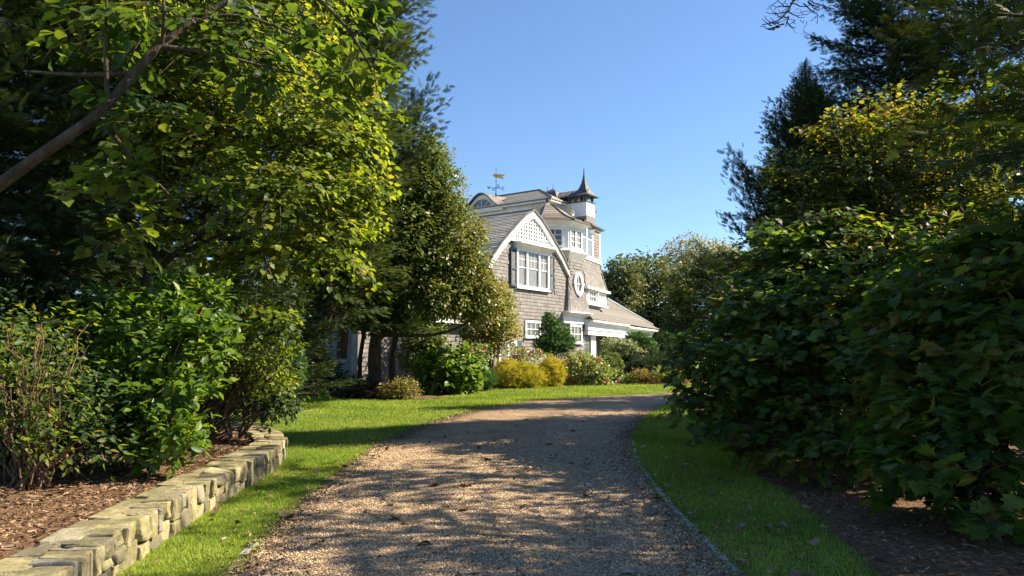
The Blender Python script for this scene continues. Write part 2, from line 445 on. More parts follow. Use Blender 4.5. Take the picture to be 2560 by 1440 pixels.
def grass_points(n, x0, x1, y0, y1, power=1.0):
    P = np.stack([x0 + (x1 - x0) * rng.random(n), y0 + (y1 - y0) * rng.random(n) ** power], 1)
    Pj = P + rng.normal(size=P.shape) * .05
    ok = ~inside_poly(Pj, drive_poly) & ~inside_poly(P, bed_poly_left) & ~inside_poly(Pj, bed_poly_right) & ~inside_poly(P, house_bed_poly)
    P = P[ok]
    return np.concatenate([P, gz(P[:, 1])[:, None]], 1)
p1 = grass_points(150000, -3.5, -1.7, 4.6, 12.5, 1.25)
p2 = grass_points(90000, 1.5, 4.6, 4.6, 15.0, 1.2)
p3 = grass_points(170000, -9, 5.2, 11.5, 27.0)
p4 = grass_points(70000, -9, 14, 22.5, 35)
P = np.concatenate([p1, p2, p3, p4])
dist = P[:, 1]
clump = 0.6 + 0.55 * (np.sin(P[:, 0] * 9 + 3 * np.sin(P[:, 1] * 5)) * np.sin(P[:, 1] * 7 + P[:, 0] * 2) > -.2) * rng.random(len(P)) + .25 * rng.random(len(P))
hgt = clump * (0.032 + 0.036 * rng.random(len(P))) * np.clip(0.8 + (dist - 6) * 0.022, 0.8, 1.3)
wid = (0.0035 + 0.0035 * rng.random(len(P))) * np.clip(dist / 7.0, 1, 4.2)
grass('grass_blades', P, hgt, wid, 'short mown grass blades of the lawn and verges')

# ------------------------------------------------------------------ stone wall
def stone_mesh(name, seed):
    r = np.random.default_rng(seed)
    g = np.array([-0.5, -0.44, -.22, 0.0, .22, 0.44, 0.5])
    verts, faces, key = [], [], {}
    def vid(p):
        kk = tuple(np.round(p, 4))
        if kk not in key:
            key[kk] = len(verts); verts.append(p)
        return key[kk]
    for ax in range(3):
        for s in (-0.5, 0.5):
            for i in range(6):
                for j in range(6):
                    q = []
                    for (a, b) in ((i, j), (i + 1, j), (i + 1, j + 1), (i, j + 1)):
                        p = [0, 0, 0]; p[ax] = s; p[(ax + 1) % 3] = g[a]; p[(ax + 2) % 3] = g[b]
                        q.append(vid(p))
                    faces.append(q if s > 0 else q[::-1])
    Vv = np.array(verts, float)
    nrm = (np.abs(Vv * 2) ** 18).sum(1) ** (1 / 18)
    out = Vv / nrm[:, None]
    # split faces: tilted planes cut off corners, and the faces undulate
    for _ in range(5):
        d = r.normal(size=3); d /= np.linalg.norm(d)
        lim = .60 + .12 * r.random()
        h = out @ d
        out -= np.outer(np.maximum(h - lim, 0), d) * .85
    for kx in range(3):
        w = r.normal(size=3) * 5; out += np.outer(np.sin(out @ w + r.random() * 6), r.normal(size=3)) * .013
    out = out @ (np.eye(3) + r.normal(size=(3, 3)) * 0.05) + r.normal(size=out.shape) * 0.009
    return new_mesh(name, out, faces, M['stone'], np.full(len(out), r.random()), smooth=(seed % 3 == 0))

stones = [stone_mesh('stone', 100 + i) for i in range(14)]
WS = np.r_[0, np.cumsum(np.linalg.norm(np.diff(WP, axis=0), axis=1))]
def wall_at(s):
    return np.array([np.interp(s, WS, WP[:, i]) for i in (0, 1)]), np.array([np.interp(s, WS, WNrm[:, i]) for i in (0, 1)])
wall = empty('stone_wall', (*WP[60], 0), 'low curved retaining wall of mossy tan fieldstone beside the lawn', 'wall')
w0 = np.array([*WP[60], 0.0])
# rubble core
inn = WP + WNrm * 0.05; inn2 = WP + WNrm * 0.42
zb = gz(WP[:, 1])
V = np.concatenate([np.c_[inn, zb - 0.05], np.c_[inn, zb + WALL_H - 0.035], np.c_[inn2, zb + WALL_H - 0.035], np.c_[inn2, zb - 0.05]]) - w0
nW = len(WP); F = []
for i in range(nW - 1):
    for a, b in ((0, 1), (1, 2), (2, 3)):
        F.append((a * nW + i, a * nW + i + 1, b * nW + i + 1, b * nW + i))
link('core', new_mesh('core', V, F, M['core']), wall)

def put_stone(s, ln, dep0, dep, z0, h):
    p, nn = wall_at(s)
    c = p + nn * (dep0 + dep / 2)
    o = link('stone', stones[rng.integers(len(stones))], wall)
    o.location = (c[0] - w0[0], c[1] - w0[1], float(gz(p[1])) + z0 + h / 2)
    a = math.atan2(nn[0], -nn[1]) * -1
    o.rotation_euler = (rng.normal() * 0.02, rng.normal() * 0.02, math.atan2(-nn[0], nn[1]) + rng.normal() * 0.03)
    o.scale = (ln * 1.0, dep, h)
    return o
s = WS[12]
while s < WS[150]:
    ln = 0.12 + 0.2 * rng.random()
    mode = rng.random()
    H = WALL_H + rng.normal() * 0.005
    jit = rng.normal() * 0.010
    if mode < 0.22:
        put_stone(s + ln / 2, ln * 0.995, jit, 0.26, -0.03, H + 0.03)
    elif mode < 0.8:
        h1 = 0.11 + 0.1 * rng.random()
        put_stone(s + ln / 2, ln * 0.995, jit, 0.24, -0.03, h1 + 0.02)
        if rng.random() < 0.45:
            f = 0.35 + 0.3 * rng.random()
            put_stone(s + ln * f / 2, ln * f * 0.95, jit + rng.normal() * 0.01, 0.26, h1, H - h1)
            put_stone(s + ln * f + ln * (1 - f) / 2, ln * (1 - f) * 0.95, jit + rng.normal() * 0.01, 0.26, h1, H - h1)
        else:
            put_stone(s + ln / 2, ln * 0.995, jit + rng.normal() * 0.012, 0.28, h1, H - h1)
    else:
        h1, h2 = 0.09 + 0.03 * rng.random(), 0.10
        put_stone(s + ln / 2, ln * 0.995, jit, 0.24, -0.03, h1 + 0.025)
        put_stone(s + ln / 2, ln * 0.995, jit + rng.normal() * 0.01, 0.24, h1, h2)
        put_stone(s + ln / 2, ln * 0.995, jit + rng.normal() * 0.01, 0.27, h1 + h2, H - h1 - h2)
    s += ln
s = WS[12]
while s < WS[150]:
    ln = 0.25 + 0.35 * rng.random()
    put_stone(s + ln / 2, ln * 0.96, 0.23 + rng.normal() * 0.015, 0.24, WALL_H - 0.085, 0.08 + rng.normal() * 0.006)
    s += ln

# drive edging
sett = new_mesh('sett', *[x for x in (np.array([(-.5, -.5, -.5), (.5, -.5, -.5), (.5, .5, -.5), (-.5, .5, -.5), (-.46, -.4, .5), (.46, -.4, .5), (.46, .4, .5), (-.46, .4, .5)]), [(0, 3, 2, 1), (4, 5, 6, 7), (0, 1, 5, 4), (1, 2, 6, 5), (2, 3, 7, 6), (3, 0, 4, 7)])], M['sett'], np.full(8, .6))
for edge, y0, y1, sgn, lab in ((DL, 4.8, 6.6, -1, 'line of flat granite edging along the drive beside the wall verge'), (DR, 4.8, 14.0, 1, 'line of pale granite edging along the drive beside the shady verge')):
    cum = np.r_[0, np.cumsum(np.linalg.norm(np.diff(edge, axis=0), axis=1))]
    s0, s1 = np.interp([y0, y1], edge[:, 1], cum)
    e0 = np.array([np.interp(s0, cum, edge[:, 0]), y0, 0.0])
    t = empty('drive_edging', e0, lab, 'edging')
    s = s0
    while s < s1:
        ln = 0.16 + 0.2 * rng.random()
        if rng.random() < .14:
            s += ln; continue
        a = np.array([np.interp(s, cum, edge[:, i]) for i in (0, 1)]); b = np.array([np.interp(s + ln, cum, edge[:, i]) for i in (0, 1)])
        o = link('edging_stone', sett, t)
        mid = (a + b) / 2
        o.location = (mid[0] + sgn * 0.05 - e0[0], mid[1] - e0[1], float(gz(mid[1])) + 0.002 + rng.normal() * 0.004)
        o.rotation_euler = (rng.normal() * 0.02, rng.normal() * 0.02, math.atan2(b[1] - a[1], b[0] - a[0]))
        o.scale = (ln * (0.8 + .16 * rng.random()), 0.06 + .02 * rng.random(), 0.045)
        o.location.z -= .012 * rng.random()
        s += ln

# mulch chips
n = 26000
si = rng.integers(20, 150, n); ui = 0.42 + 3.2 * rng.random(n) ** 1.3
P = WP[si] + WNrm[si] * ui[:, None] + rng.normal(size=(n, 2)) * 0.06
z = gz(P[:, 1]) + 0.235 + 0.05 * np.minimum(ui, 4) + 0.05 * np.sin(P[:, 0] * 3.1 + np.cos(P[:, 1] * 2.3)) * np.sin(P[:, 1] * 2.7) * np.clip(ui - 0.4, 0, 1)
n2 = 16000
bi = rng.integers(30, 110, n2); vi = 0.1 + 3.0 * rng.random(n2)
P2 = BE[bi] + vi[:, None] * np.array([0.95, -0.12]) + rng.normal(size=(n2, 2)) * 0.08
z2 = gz(P2[:, 1]) + 0.04 + 0.018 * vi + 0.03 * np.sin(P2[:, 0] * 4.1) * np.sin(P2[:, 1] * 3.3)
P = np.concatenate([np.c_[P, z], np.c_[P2, z2]]); n += n2
ang = rng.random(n) * 6.28
rot = rot_from(np.stack([np.cos(ang), np.sin(ang), rng.normal(size=n) * 0.3], 1), np.tile([0, 0, 1.0], (n, 1)) + rng.normal(size=(n, 3)) * 0.5)
V, F, T = scatter([(-.5, -.5, 0), (.5, -.45, .1), (.4, .5, 0), (-.35, .5, .12)], [(0, 1, 2), (0, 2, 3)], P, rot, np.stack([0.006 + 0.012 * rng.random(n), 0.03 + 0.05 * rng.random(n), np.full(n, 0.02)], 1), rng.random(n))
tag(link('mulch_chips', new_mesh('mulch_chips', V, F, M['chip'], T)), 'shredded bark chips covering the beds', 'mulch', kind='stuff')

# ------------------------------------------------------------------ leaf shapes
OVATE = np.array([(0, 0, 0), (-.20, .22, .05), (-.27, .52, .06), (0, 1, -.08), (.27, .52, .06), (.20, .22, .05)], float)
OVATE_F = np.array([(0, 3, 2, 1), (0, 5, 4, 3)])
HEART = np.array([(0, 0, 0), (-.38, .12, .05), (-.42, .5, .07), (0, 1, -.1), (.42, .5, .07), (.38, .12, .05)], float)
LANCE = np.array([(0, 0, 0), (-.13, .3, .04), (-.12, .65, .03), (0, 1, -.12), (.12, .65, .03), (.13, .3, .04)], float)
def _maple():
    a = [(0.0, 0.0), (.16, .05), (.42, -.02), (.36, .16), (.62, .32), (.42, .42), (.50, .62), (.27, .58), (.22, .80), (.11, .76), (0, 1.05)]
    right = a[1:-1]
    pts = [a[0]] + right + [a[-1]] + [(-x, y) for x, y in right[::-1]]
    V = [(x, y, 0.06 * abs(x) * 2 - 0.10 * y * y) for x, y in pts] + [(0, .38, -0.02)]
    c = len(pts)
    F = [(i, (i + 1) % c, c) for i in range(c)]
    return np.array(V, float), np.array(F)
MAPLE, MAPLE_F = _maple()
def _frond(pairs=6):
    V, F = [], []
    def blade(a, b, w):
        a, b = np.array(a, float), np.array(b, float)
        d = b - a; pn = np.array([-d[1], d[0], 0]); pn /= np.linalg.norm(pn) + 1e-9
        i = len(V)
        V.extend([a + d * .15 + pn * w, a + d * .15 - pn * w, b]); F.append((i, i + 1, i + 2))
    blade((0, 0, 0), (0, 1, -.08), .035)
    for q in range(pairs):
        y = .06 + .8 * q / pairs; L = .5 * (1 - .55 * q / pairs)
        for s in (-1, 1):
            blade((0, y, -.02), (s * L * .55, y + L * .85, -.1 + .06 * (q % 2)), .036)
    return np.array(V, float), np.array(F)
FROND, FROND_F = _frond()
def _tuft():
    V, F = [], []
    r = np.random.default_rng(3)
    for q in range(9):
        d = r.normal(size=3) * .45 + np.array([0, .75, 0]); d /= np.linalg.norm(d)
        pn = np.cross(d, r.normal(size=3)); pn /= np.linalg.norm(pn); i = len(V)
        V.extend([d * .1 + pn * .055, d, d * .1 - pn * .055]); F.append((i, i + 1, i + 2))
    return np.array(V, float), np.array(F)
TUFT, TUFT_F = _tuft()
SHAPES = dict(ovate=(OVATE, OVATE_F), heart=(HEART, OVATE_F), lance=(LANCE, OVATE_F), maple=(MAPLE, MAPLE_F), frond=(FROND, FROND_F), tuft=(TUFT, TUFT_F))

# foliage colours (real base colours)
def G(*c): return list(c)
LM = {}
LM['linden'] = leaf_mat('linden_leaf', G((.022, .045, .008), (.055, .095, .013), (.115, .165, .02), (.175, .205, .026), (.23, .14, .042)), .48, boost=2.1)
LM['overhang'] = leaf_mat('broad_leaf', G((.016, .040, .011), (.036, .07, .013), (.08, .125, .018), (.15, .18, .028)), .42, .45, .3, boost=2.1)
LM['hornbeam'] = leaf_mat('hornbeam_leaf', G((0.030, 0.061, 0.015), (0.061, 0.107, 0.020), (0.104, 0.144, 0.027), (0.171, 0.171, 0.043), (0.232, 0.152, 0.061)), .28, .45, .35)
LM['autumn'] = leaf_mat('autumn_leaf', G((0.055, 0.098, 0.022), (0.110, 0.152, 0.029), (0.183, 0.189, 0.043), (0.268, 0.183, 0.055), (0.244, 0.110, 0.049)), .35, boost=2.0)
LM['viburnum'] = leaf_mat('viburnum_leaf', G((.028, .065, .012), (.06, .12, .018), (.11, .175, .024), (.18, .22, .035)), .4, .42, .35, boost=2.0)
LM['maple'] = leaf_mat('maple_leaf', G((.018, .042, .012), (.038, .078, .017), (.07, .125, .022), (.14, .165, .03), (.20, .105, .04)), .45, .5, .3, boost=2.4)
LM['vine'] = leaf_mat('vine_leaf', G((.035, .060, .013), (.07, .10, .017), (.13, .15, .022), (.21, .195, .035), (.25, .12, .045)), .45, boost=1.9)
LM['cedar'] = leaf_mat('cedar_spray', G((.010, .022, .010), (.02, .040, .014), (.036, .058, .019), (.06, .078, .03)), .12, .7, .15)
LM['juniper'] = leaf_mat('juniper_spray', G((.022, .040, .014), (.042, .070, .022), (.07, .10, .03), (.10, .125, .045)), .2, .7, .15)
LM['hinoki'] = leaf_mat('hinoki_spray', G((0.024, 0.067, 0.020), (0.043, 0.110, 0.027), (0.073, 0.159, 0.037), (0.110, 0.207, 0.049)), .15, .6, .2)
LM['yellow'] = leaf_mat('yellow_thread', G((.14, .15, .025), (.27, .265, .035), (.41, .38, .045), (.42, .31, .06)), .3, .7, .2)
LM['box'] = leaf_mat('box_leaf', G((0.049, 0.085, 0.022), (0.091, 0.134, 0.030), (0.134, 0.177, 0.043), (0.183, 0.207, 0.061)), .2, .5, .3)
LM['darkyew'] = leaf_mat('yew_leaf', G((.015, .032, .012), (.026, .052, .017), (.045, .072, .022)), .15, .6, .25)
LM['hydrangea'] = leaf_mat('hydrangea_leaf', G((.05, .10, .016), (.085, .16, .022), (.13, .21, .03), (.20, .25, .05)), .36, .4, .35, boost=1.6)
LM['pale_hydrangea'] = leaf_mat('pale_hydrangea_leaf', G((0.085, 0.146, 0.037), (0.171, 0.244, 0.073), (0.268, 0.317, 0.122), (0.329, 0.329, 0.171)), .3, .4, .4)
LM['silver'] = leaf_mat('silver_leaf', G((0.171, 0.220, 0.122), (0.268, 0.317, 0.195), (0.366, 0.403, 0.268)), .25, .5)
LM['rust'] = leaf_mat('rust_leaf', G((.07, .09, .025), (.15, .15, .035), (.23, .17, .06), (.30, .17, .09)), .3)
LM['darkred'] = leaf_mat('dark_red_leaf', G((.03, .035, .02), (.06, .035, .028), (.10, .05, .04)), .2)
LM['bloom'] = leaf_mat('faded_bloom', G((.28, .13, .08), (.38, .20, .13), (.42, .30, .24), (.30, .10, .06)), .2, .8, .1, 1.0)
LM['olive'] = leaf_mat('olive_leaf', G((0.044, 0.066, 0.027), (0.079, 0.105, 0.040), (0.123, 0.145, 0.061), (0.176, 0.176, 0.088)), .25, .6)
LM['pale'] = leaf_mat('pale_leaf', G((0.117, 0.127, 0.078), (0.186, 0.186, 0.117), (0.254, 0.244, 0.156), (0.293, 0.254, 0.146)), .3, .6)

def sample_blobs(blobs, n, shell):
    B = np.array([list(b['c']) + list(b['r']) for b in blobs])
    wgt = np.array([b.get('w', 1.0) for b in blobs]) * (B[:, 3] * B[:, 5] + B[:, 4] * B[:, 5] + B[:, 3] * B[:, 4])
    bi = rng.choice(len(B), n, p=wgt / wgt.sum())
    d = rng.normal(size=(n, 3)); d /= np.linalg.norm(d, axis=1)[:, None]
    rr = shell + (1 - shell) * rng.random(n) ** 0.6
    # lumpy outline
    lump = 1 + 0.13 * np.sin(d[:, 0] * 7 + bi * 2.1) * np.sin(d[:, 2] * 6 + bi) + 0.08 * np.sin(d[:, 1] * 13 + bi * 3)
    p = B[bi, :3] + d * B[bi, 3:] * (rr * lump)[:, None]
    o = d / B[bi, 3:]; o /= np.linalg.norm(o, axis=1)[:, None]
    return p, o, bi, rr

def foliage(parent, origin, blobs, n_spray, per, size, shape, mat, shell=0.45, spray_len=0.35, up=0.3, droop=0.3, upnorm=1.0, tint_bias=None, jitter=0.5, solo=0, part='crown', spread=0.35, clip=None):
    pos, out, bi, rr = sample_blobs(blobs, n_spray, shell)
    if clip is not None:
        ok = clip(pos); pos, out, rr = pos[ok], out[ok], rr[ok]; n_spray = len(pos)
    ax = out + np.array([0, 0, up]) + rng.normal(size=out.shape) * jitter
    ax /= np.linalg.norm(ax, axis=1)[:, None]
    t = (np.arange(per)[None, :] + rng.random((n_spray, per))) / per
    side = np.cross(ax, np.array([0, 0, 1.0]) + rng.normal(size=ax.shape) * 0.3)
    side /= np.linalg.norm(side, axis=1)[:, None] + 1e-9
    sgn = np.where(np.arange(per) % 2, 1, -1)[None, :, None]
    sl = spray_len * (0.6 + 0.8 * rng.random((n_spray, 1, 1)))
    P = pos[:, None, :] + ax[:, None, :] * (t[..., None] - 0.4) * sl + side[:, None, :] * sgn * sl * spread * rng.random((n_spray, per, 1)) + rng.normal(size=(n_spray, per, 3)) * sl * 0.12
    P[..., 2] -= droop * 0.3 * sl[..., 0] * t
    D = ax[:, None, :] * 0.6 + side[:, None, :] * sgn * 0.8 + rng.normal(size=P.shape) * 0.35 - np.array([0, 0, droop])
    Hn = np.array([0, 0, upnorm]) + rng.normal(size=P.shape) * 0.45 + out[:, None, :] * 0.35
    P, D, Hn = P.reshape(-1, 3), D.reshape(-1, 3), Hn.reshape(-1, 3)
    n = len(P)
    rot = rot_from(D, Hn)
    sz = size * (0.65 + 0.6 * rng.random(n))
    base = np.repeat(rng.random(n_spray), per) * 0.45 + rng.random(n) * 0.5
    if tint_bias is not None:
        base = base + tint_bias(P)
    tint = np.clip(base, 0.01, 0.99)
    return emit_leaves(parent, np.asarray(origin, float), P, rot, sz, tint, shape, mat, solo, part)

def plates(parent, origin, blobs, n_branch, per, size, shape, mat, width=.3, droop=.45, reach=.9, tint_bias=None, solo=0, part='crown', inner=.15, flat=1.0, bark='bark', twig_r=.006):
    """leaves set along drooping branchlets, so that the crown falls into layers with gaps between"""
    Bm = np.array([list(b['c']) + list(b['r']) for b in blobs])
    wgt = np.array([b.get('w', 1.0) for b in blobs]) * (Bm[:, 3] * Bm[:, 5] + Bm[:, 4] * Bm[:, 5] + Bm[:, 3] * Bm[:, 4])
    bi = rng.choice(len(Bm), n_branch, p=wgt / wgt.sum())
    d = rng.normal(size=(n_branch, 3)); d[:, 2] = d[:, 2] * .8 + .15; d /= np.linalg.norm(d, axis=1)[:, None]
    a = Bm[bi, :3] + d * Bm[bi, 3:] * (inner + .35 * rng.random((n_branch, 1))) + rng.normal(size=(n_branch, 3)) * .1
    L = Bm[bi, 3:].mean(1) * reach * (.45 + .6 * rng.random(n_branch))
    out = d * np.array([1, 1, .45]); out /= np.linalg.norm(out, axis=1)[:, None]
    t = (np.arange(per)[None, :] + rng.random((n_branch, per))) / per
    P = a[:, None, :] + out[:, None, :] * (t * L[:, None])[..., None]
    P[..., 2] += (.25 * t - droop * t * t) * L[:, None]
    side = np.cross(out, [0, 0, 1.0]); side /= np.linalg.norm(side, axis=1)[:, None] + 1e-9
    sg = np.where(np.arange(per) % 2, 1, -1)[None, :] * (.25 + .75 * rng.random((n_branch, per)))
    wd = width * (1.1 - .7 * t)
    P = P + side[:, None, :] * (sg * wd)[..., None] + rng.normal(size=P.shape) * .025
    slope = (.25 - 2 * droop * t)
    D = out[:, None, :] * .7 + side[:, None, :] * np.sign(sg)[..., None] * .7 + rng.normal(size=P.shape) * .3
    D[..., 2] += slope * .5 - .25
    Hn = np.array([0, 0, flat]) + out[:, None, :] * .35 + rng.normal(size=P.shape) * .35
    lines = []
    for i in range(0, n_branch):
        q = np.linspace(0, 1, 5)
        ln = a[i] + out[i] * (q * L[i])[:, None]; ln[:, 2] += (.25 * q - droop * q * q) * L[i]
        lines.append(ln)
    twigs(parent, origin, lines, twig_r * 1.6, twig_r * .5, M[bark], 3)
    P, D, Hn = P.reshape(-1, 3), D.reshape(-1, 3), Hn.reshape(-1, 3)
    n = len(P); rot = rot_from(D, Hn); sz = size * (.6 + .65 * rng.random(n))
    base = np.repeat(rng.random(n_branch), per) * .5 + rng.random(n) * .45
    if tint_bias is not None: base = base + tint_bias(P)
    emit_leaves(parent, np.asarray(origin, float), P, rot, sz, np.clip(base, .01, .99), shape, mat, solo, part)

def emit_leaves(parent, o, P, rot, sz, tint, shape, mat, solo, part):
    tv, tf = SHAPES[shape]; n = len(P)
    keep = np.ones(n, bool)
    if solo:
        d = np.linalg.norm(P - EYE, axis=1)
        px = P[:, 0] / P[:, 1] * FPX; inview = (np.abs(px) < 1290) & (P[:, 1] > 1)
        pick = np.argsort(-np.where(inview, sz / d, -1))[:solo]
        keep[pick] = False
        variants = [new_mesh('leaf', tv, tf, mat, np.full(len(tv), q)) for q in np.linspace(0.05, 0.95, 10)]
        for i in pick:
            ob = bpy.data.objects.new('leaf', variants[min(9, int(tint[i] * 10))])
            C.objects.link(ob); ob.parent = parent
            ob.matrix_local = Matrix.Translation(Vector(P[i] - o)) @ Matrix(rot[i].tolist()).to_4x4() @ Matrix.Scale(float(sz[i]), 4)
    V, F, T = scatter(tv, tf, P[keep] - o, rot[keep], sz[keep], tint[keep])
    ob = link(part, new_mesh(part, V, F, mat, T), parent)
    ob['kind'] = 'stuff'
    return ob

def B(px, py, Y, rx, ry, rd=None, w=1.0):
    """an ellipsoid of foliage; rx, ry as seen in photograph pixels at depth Y, rd its depth in metres"""
    c = at(px, py, Y); s = Y / FPX
    return dict(c=c, r=(rx * s, (rd if rd else 0.8 * (rx + ry) / 2 * s), ry * s), w=w)

def tube(pts, r0, r1, sides=7, wob=0.0):
    p = np.asarray(pts, float)
    n = len(p)
    t = np.gradient(p, axis=0); t /= np.linalg.norm(t, axis=1)[:, None] + 1e-9
    h = np.array([0.31, 0.2, 0.93]) if abs(t[0][2]) < 0.8 else np.array([1.0, 0.2, 0.1])
    x = np.cross(t, h); x /= np.linalg.norm(x, axis=1)[:, None] + 1e-9
    y = np.cross(t, x)
    r = np.linspace(1, 0, n) ** 0.8 * (r0 - r1) + r1
    a = np.linspace(0, 2 * math.pi, sides, endpoint=False)
    r = r[:, None] * (1 + wob * rng.normal(size=(n, sides)))
    V = p[:, None, :] + r[..., None] * (np.cos(a)[None, :, None] * x[:, None, :] + np.sin(a)[None, :, None] * y[:, None, :])
    i = np.arange(n * sides).reshape(n, sides)
    F = np.stack([i[:-1], np.roll(i[:-1], -1, 1), np.roll(i[1:], -1, 1), i[1:]], -1).reshape(-1, 4)
    return V.reshape(-1, 3), F

def curve(a, b, sag=0.0, n=9, wob=0.03):
    a, b = np.asarray(a, float), np.asarray(b, float)
    t = np.linspace(0, 1, n)[:, None]
    L = np.linalg.norm(b - a)
    p = a * (1 - t) + b * t
    p[:, 2] += sag * L * np.sin(np.linspace(0, math.pi, n))
    p[1:-1] += rng.normal(size=(n - 2, 3)) * wob * L * 0.4
    return p

def tube_obj(name, parent, origin, pts, r0, r1, mat, sides=7, wob=0.04):
    V, F = tube(pts, r0, r1, sides, wob)
    return link(name, new_mesh(name, V - np.asarray(origin), F, mat, smooth=True), parent)

def twigs(parent, origin, lines, r0, r1, mat, sides=4, name='twigs'):
    Vs, Fs, k = [], [], 0
    for pts in lines:
        V, F = tube(pts, r0, r1, sides, 0)
        Vs.append(V); Fs.append(F + k); k += len(V)
    o = link(name, new_mesh(name, np.concatenate(Vs) - np.asarray(origin), np.concatenate(Fs), mat), parent)
    o['kind'] = 'stuff'
    return o

def tree(name, label, cat, base, trunk_pts, r0, blobs, leafargs, group=None, bark='bark', limb_r=0.35, ntwig=6, limbs=True, solo=0, r1f=0.25, **kw):
    """an Empty at the base > trunk, limbs, twigs, crown"""
    base = np.asarray(base, float)
    e = empty(name, base, label, cat, group)
    tp = np.array([base - np.array([0, 0, .08])] + [np.asarray(p, float) for p in trunk_pts])
    s = np.linspace(0, 1, len(tp)); q = np.linspace(0, 1, 4 * len(tp))
    tp = np.stack([np.interp(q, s, tp[:, i]) for i in range(3)], 1)
    for _ in range(3):
        tp[1:-1] = (tp[:-2] + 2 * tp[1:-1] + tp[2:]) / 4
    tube_obj('trunk', e, base, tp, r0, r0 * r1f, M[bark], 9, 0.05)
    lines = []
    if limbs:
        for b in blobs:
            c = np.asarray(b['c'], float)
            d = np.linalg.norm(tp[:, :2] - c[:2], axis=1)
            k = int(np.argmin(np.abs(tp[:, 2] - (c[2] - 0.55 * d.min() - 0.2))))
            k = min(max(k, 2), len(tp) - 1)
            pts = curve(tp[k], c, 0.08)
            tube_obj('limb', e, base, pts, r0 * limb_r, 0.012, M[bark], 6, 0.04)
            for _ in range(ntwig):
                dd = rng.normal(size=3); dd /= np.linalg.norm(dd)
                lines.append(curve(pts[rng.integers(4, 9)], c + dd * np.array(b['r']) * 0.85, 0.05, 6))
    if lines:
        twigs(e, base, lines, r0 * limb_r * 0.28, 0.004, M[bark])
    for la in (leafargs if isinstance(leafargs, list) else [leafargs]):
        la = dict(la); bl = la.pop('blobs', blobs)
        fn = plates if la.pop('plates', False) else foliage
        fn(e, base, bl, solo=la.pop('solo', 0), **la)
    return e


# ------------------------------------------------------------------ conifers built of separate boughs
_boughs = {}
def bough_set(key):
    if key in _boughs: return _boughs[key]
    out = []
    for v in range(6):
        r = np.random.default_rng(40 + v)
        axis = np.array([(0.05 * math.sin(3 * q + v), q, -.10 * q + .16 * q * q) for q in np.linspace(0, 1, 7)])
        P, D = [], []
        for t in np.linspace(.1, 1, 20):
            p = np.array([np.interp(t, np.linspace(0, 1, 7), axis[:, i]) for i in range(3)])
            L = .42 * (1 - .72 * t) + .07
            for sg in (-1, 1):
                if r.random() < .1: continue
                d = np.array([sg * (.75 + .2 * r.random()), .62 + .3 * r.random(), .10 * r.normal() - .05]); d /= np.linalg.norm(d)
                L2 = L * (.65 + .6 * r.random())
                for q in np.linspace(.15, 1, max(2, int(L2 / .05))):
                    P.append(p + d * L2 * q + np.array([0, 0, -.10 * L2 * q * q]) + r.normal(size=3) * .014)
                    D.append(d + np.array([0, .35, .12]) + r.normal(size=3) * .38)
            P.append(p + r.normal(size=3) * .02); D.append(np.array([0, 1, .2]) + r.normal(size=3) * .4)
        P, D = np.array(P), np.array(D); n = len(P)
        rot = rot_from(D, np.array([0, 0, 1.0]) + r.normal(size=(n, 3)) * .6)
        V, F, T = scatter(FROND, FROND_F, P, rot, .105 * (.7 + .6 * r.random(n)), np.clip(.15 + .6 * r.random(n) + .2 * P[:, 1], 0, 1))
        Vt, Ft = tube(axis, .016, .003, 4)
        Ft = np.concatenate([Ft[:, [0, 1, 2]], Ft[:, [0, 2, 3]]])
        me = new_mesh('bough', np.concatenate([V, Vt]), np.concatenate([F, Ft + len(V)]), LM[key], np.concatenate([T, np.zeros(len(Vt))]))
        me.materials.append(M['bark'])
        mi = np.zeros(len(F) + len(Ft), np.int32); mi[len(F):] = 1
        me.polygons.foreach_set('material_index', mi)
        out.append(me)
    _boughs[key] = out
    return out

def conifer(name, label, base, H, Rm, z0, n, mat='cedar', prof=None, lean=(0, 0), r0=.2, group=None, bark='bark', lo=-.15, hi=.9, extra=(), skip=None, wide=1.0):
    base = np.asarray(base, float)
    e = empty(name, base, label, 'tree', group)
    zs = np.linspace(-.1, H, 14)
    tp = np.stack([base[0] + lean[0] * (zs / H) ** 1.5 + .04 * np.sin(zs * 1.3), base[1] + lean[1] * (zs / H) ** 1.5, base[2] + zs], 1)
    tube_obj('trunk', e, base, tp, r0, .02, M[bark], 9, .04)
    prof = prof or (lambda u: (1 - u) ** .75 * .95 + .05)
    bs = bough_set(mat)
    def add(p, d, L, roll):
        o = link('bough', bs[rng.integers(len(bs))], e)
        d = Vector(d).normalized()
        z = Vector((0, 0, 1)); x = d.cross(z); x.normalize(); z = x.cross(d)
        m = Matrix((x, d, z)).transposed().to_4x4()
        o.matrix_local = Matrix.Translation(Vector(np.asarray(p) - base)) @ m @ Matrix.Rotation(roll, 4, 'Y') @ Matrix.Diagonal((L * wide, L, L, 1))
    for i in range(n):
        u = (i + rng.random()) / n
        z = z0 + (H - z0) * u ** .95
        az = i * 2.39996 + rng.normal() * .35
        L = Rm * prof(u) * (.62 + .55 * rng.random())
        el = lo + (hi - lo) * u ** 1.3 + rng.normal() * .13
        p = np.array([np.interp(z, zs, tp[:, k]) for k in range(3)])
        d = (math.cos(az) * math.cos(el), math.sin(az) * math.cos(el), math.sin(el))
        if skip is not None and skip(p + np.array(d) * L * .7): continue
        add(p, d, L, rng.normal() * .35)
    for a, b in extra:
        a, b = np.asarray(a, float), np.asarray(b, float)
        add(a, b - a, float(np.linalg.norm(b - a)), rng.normal() * .3)
    return e

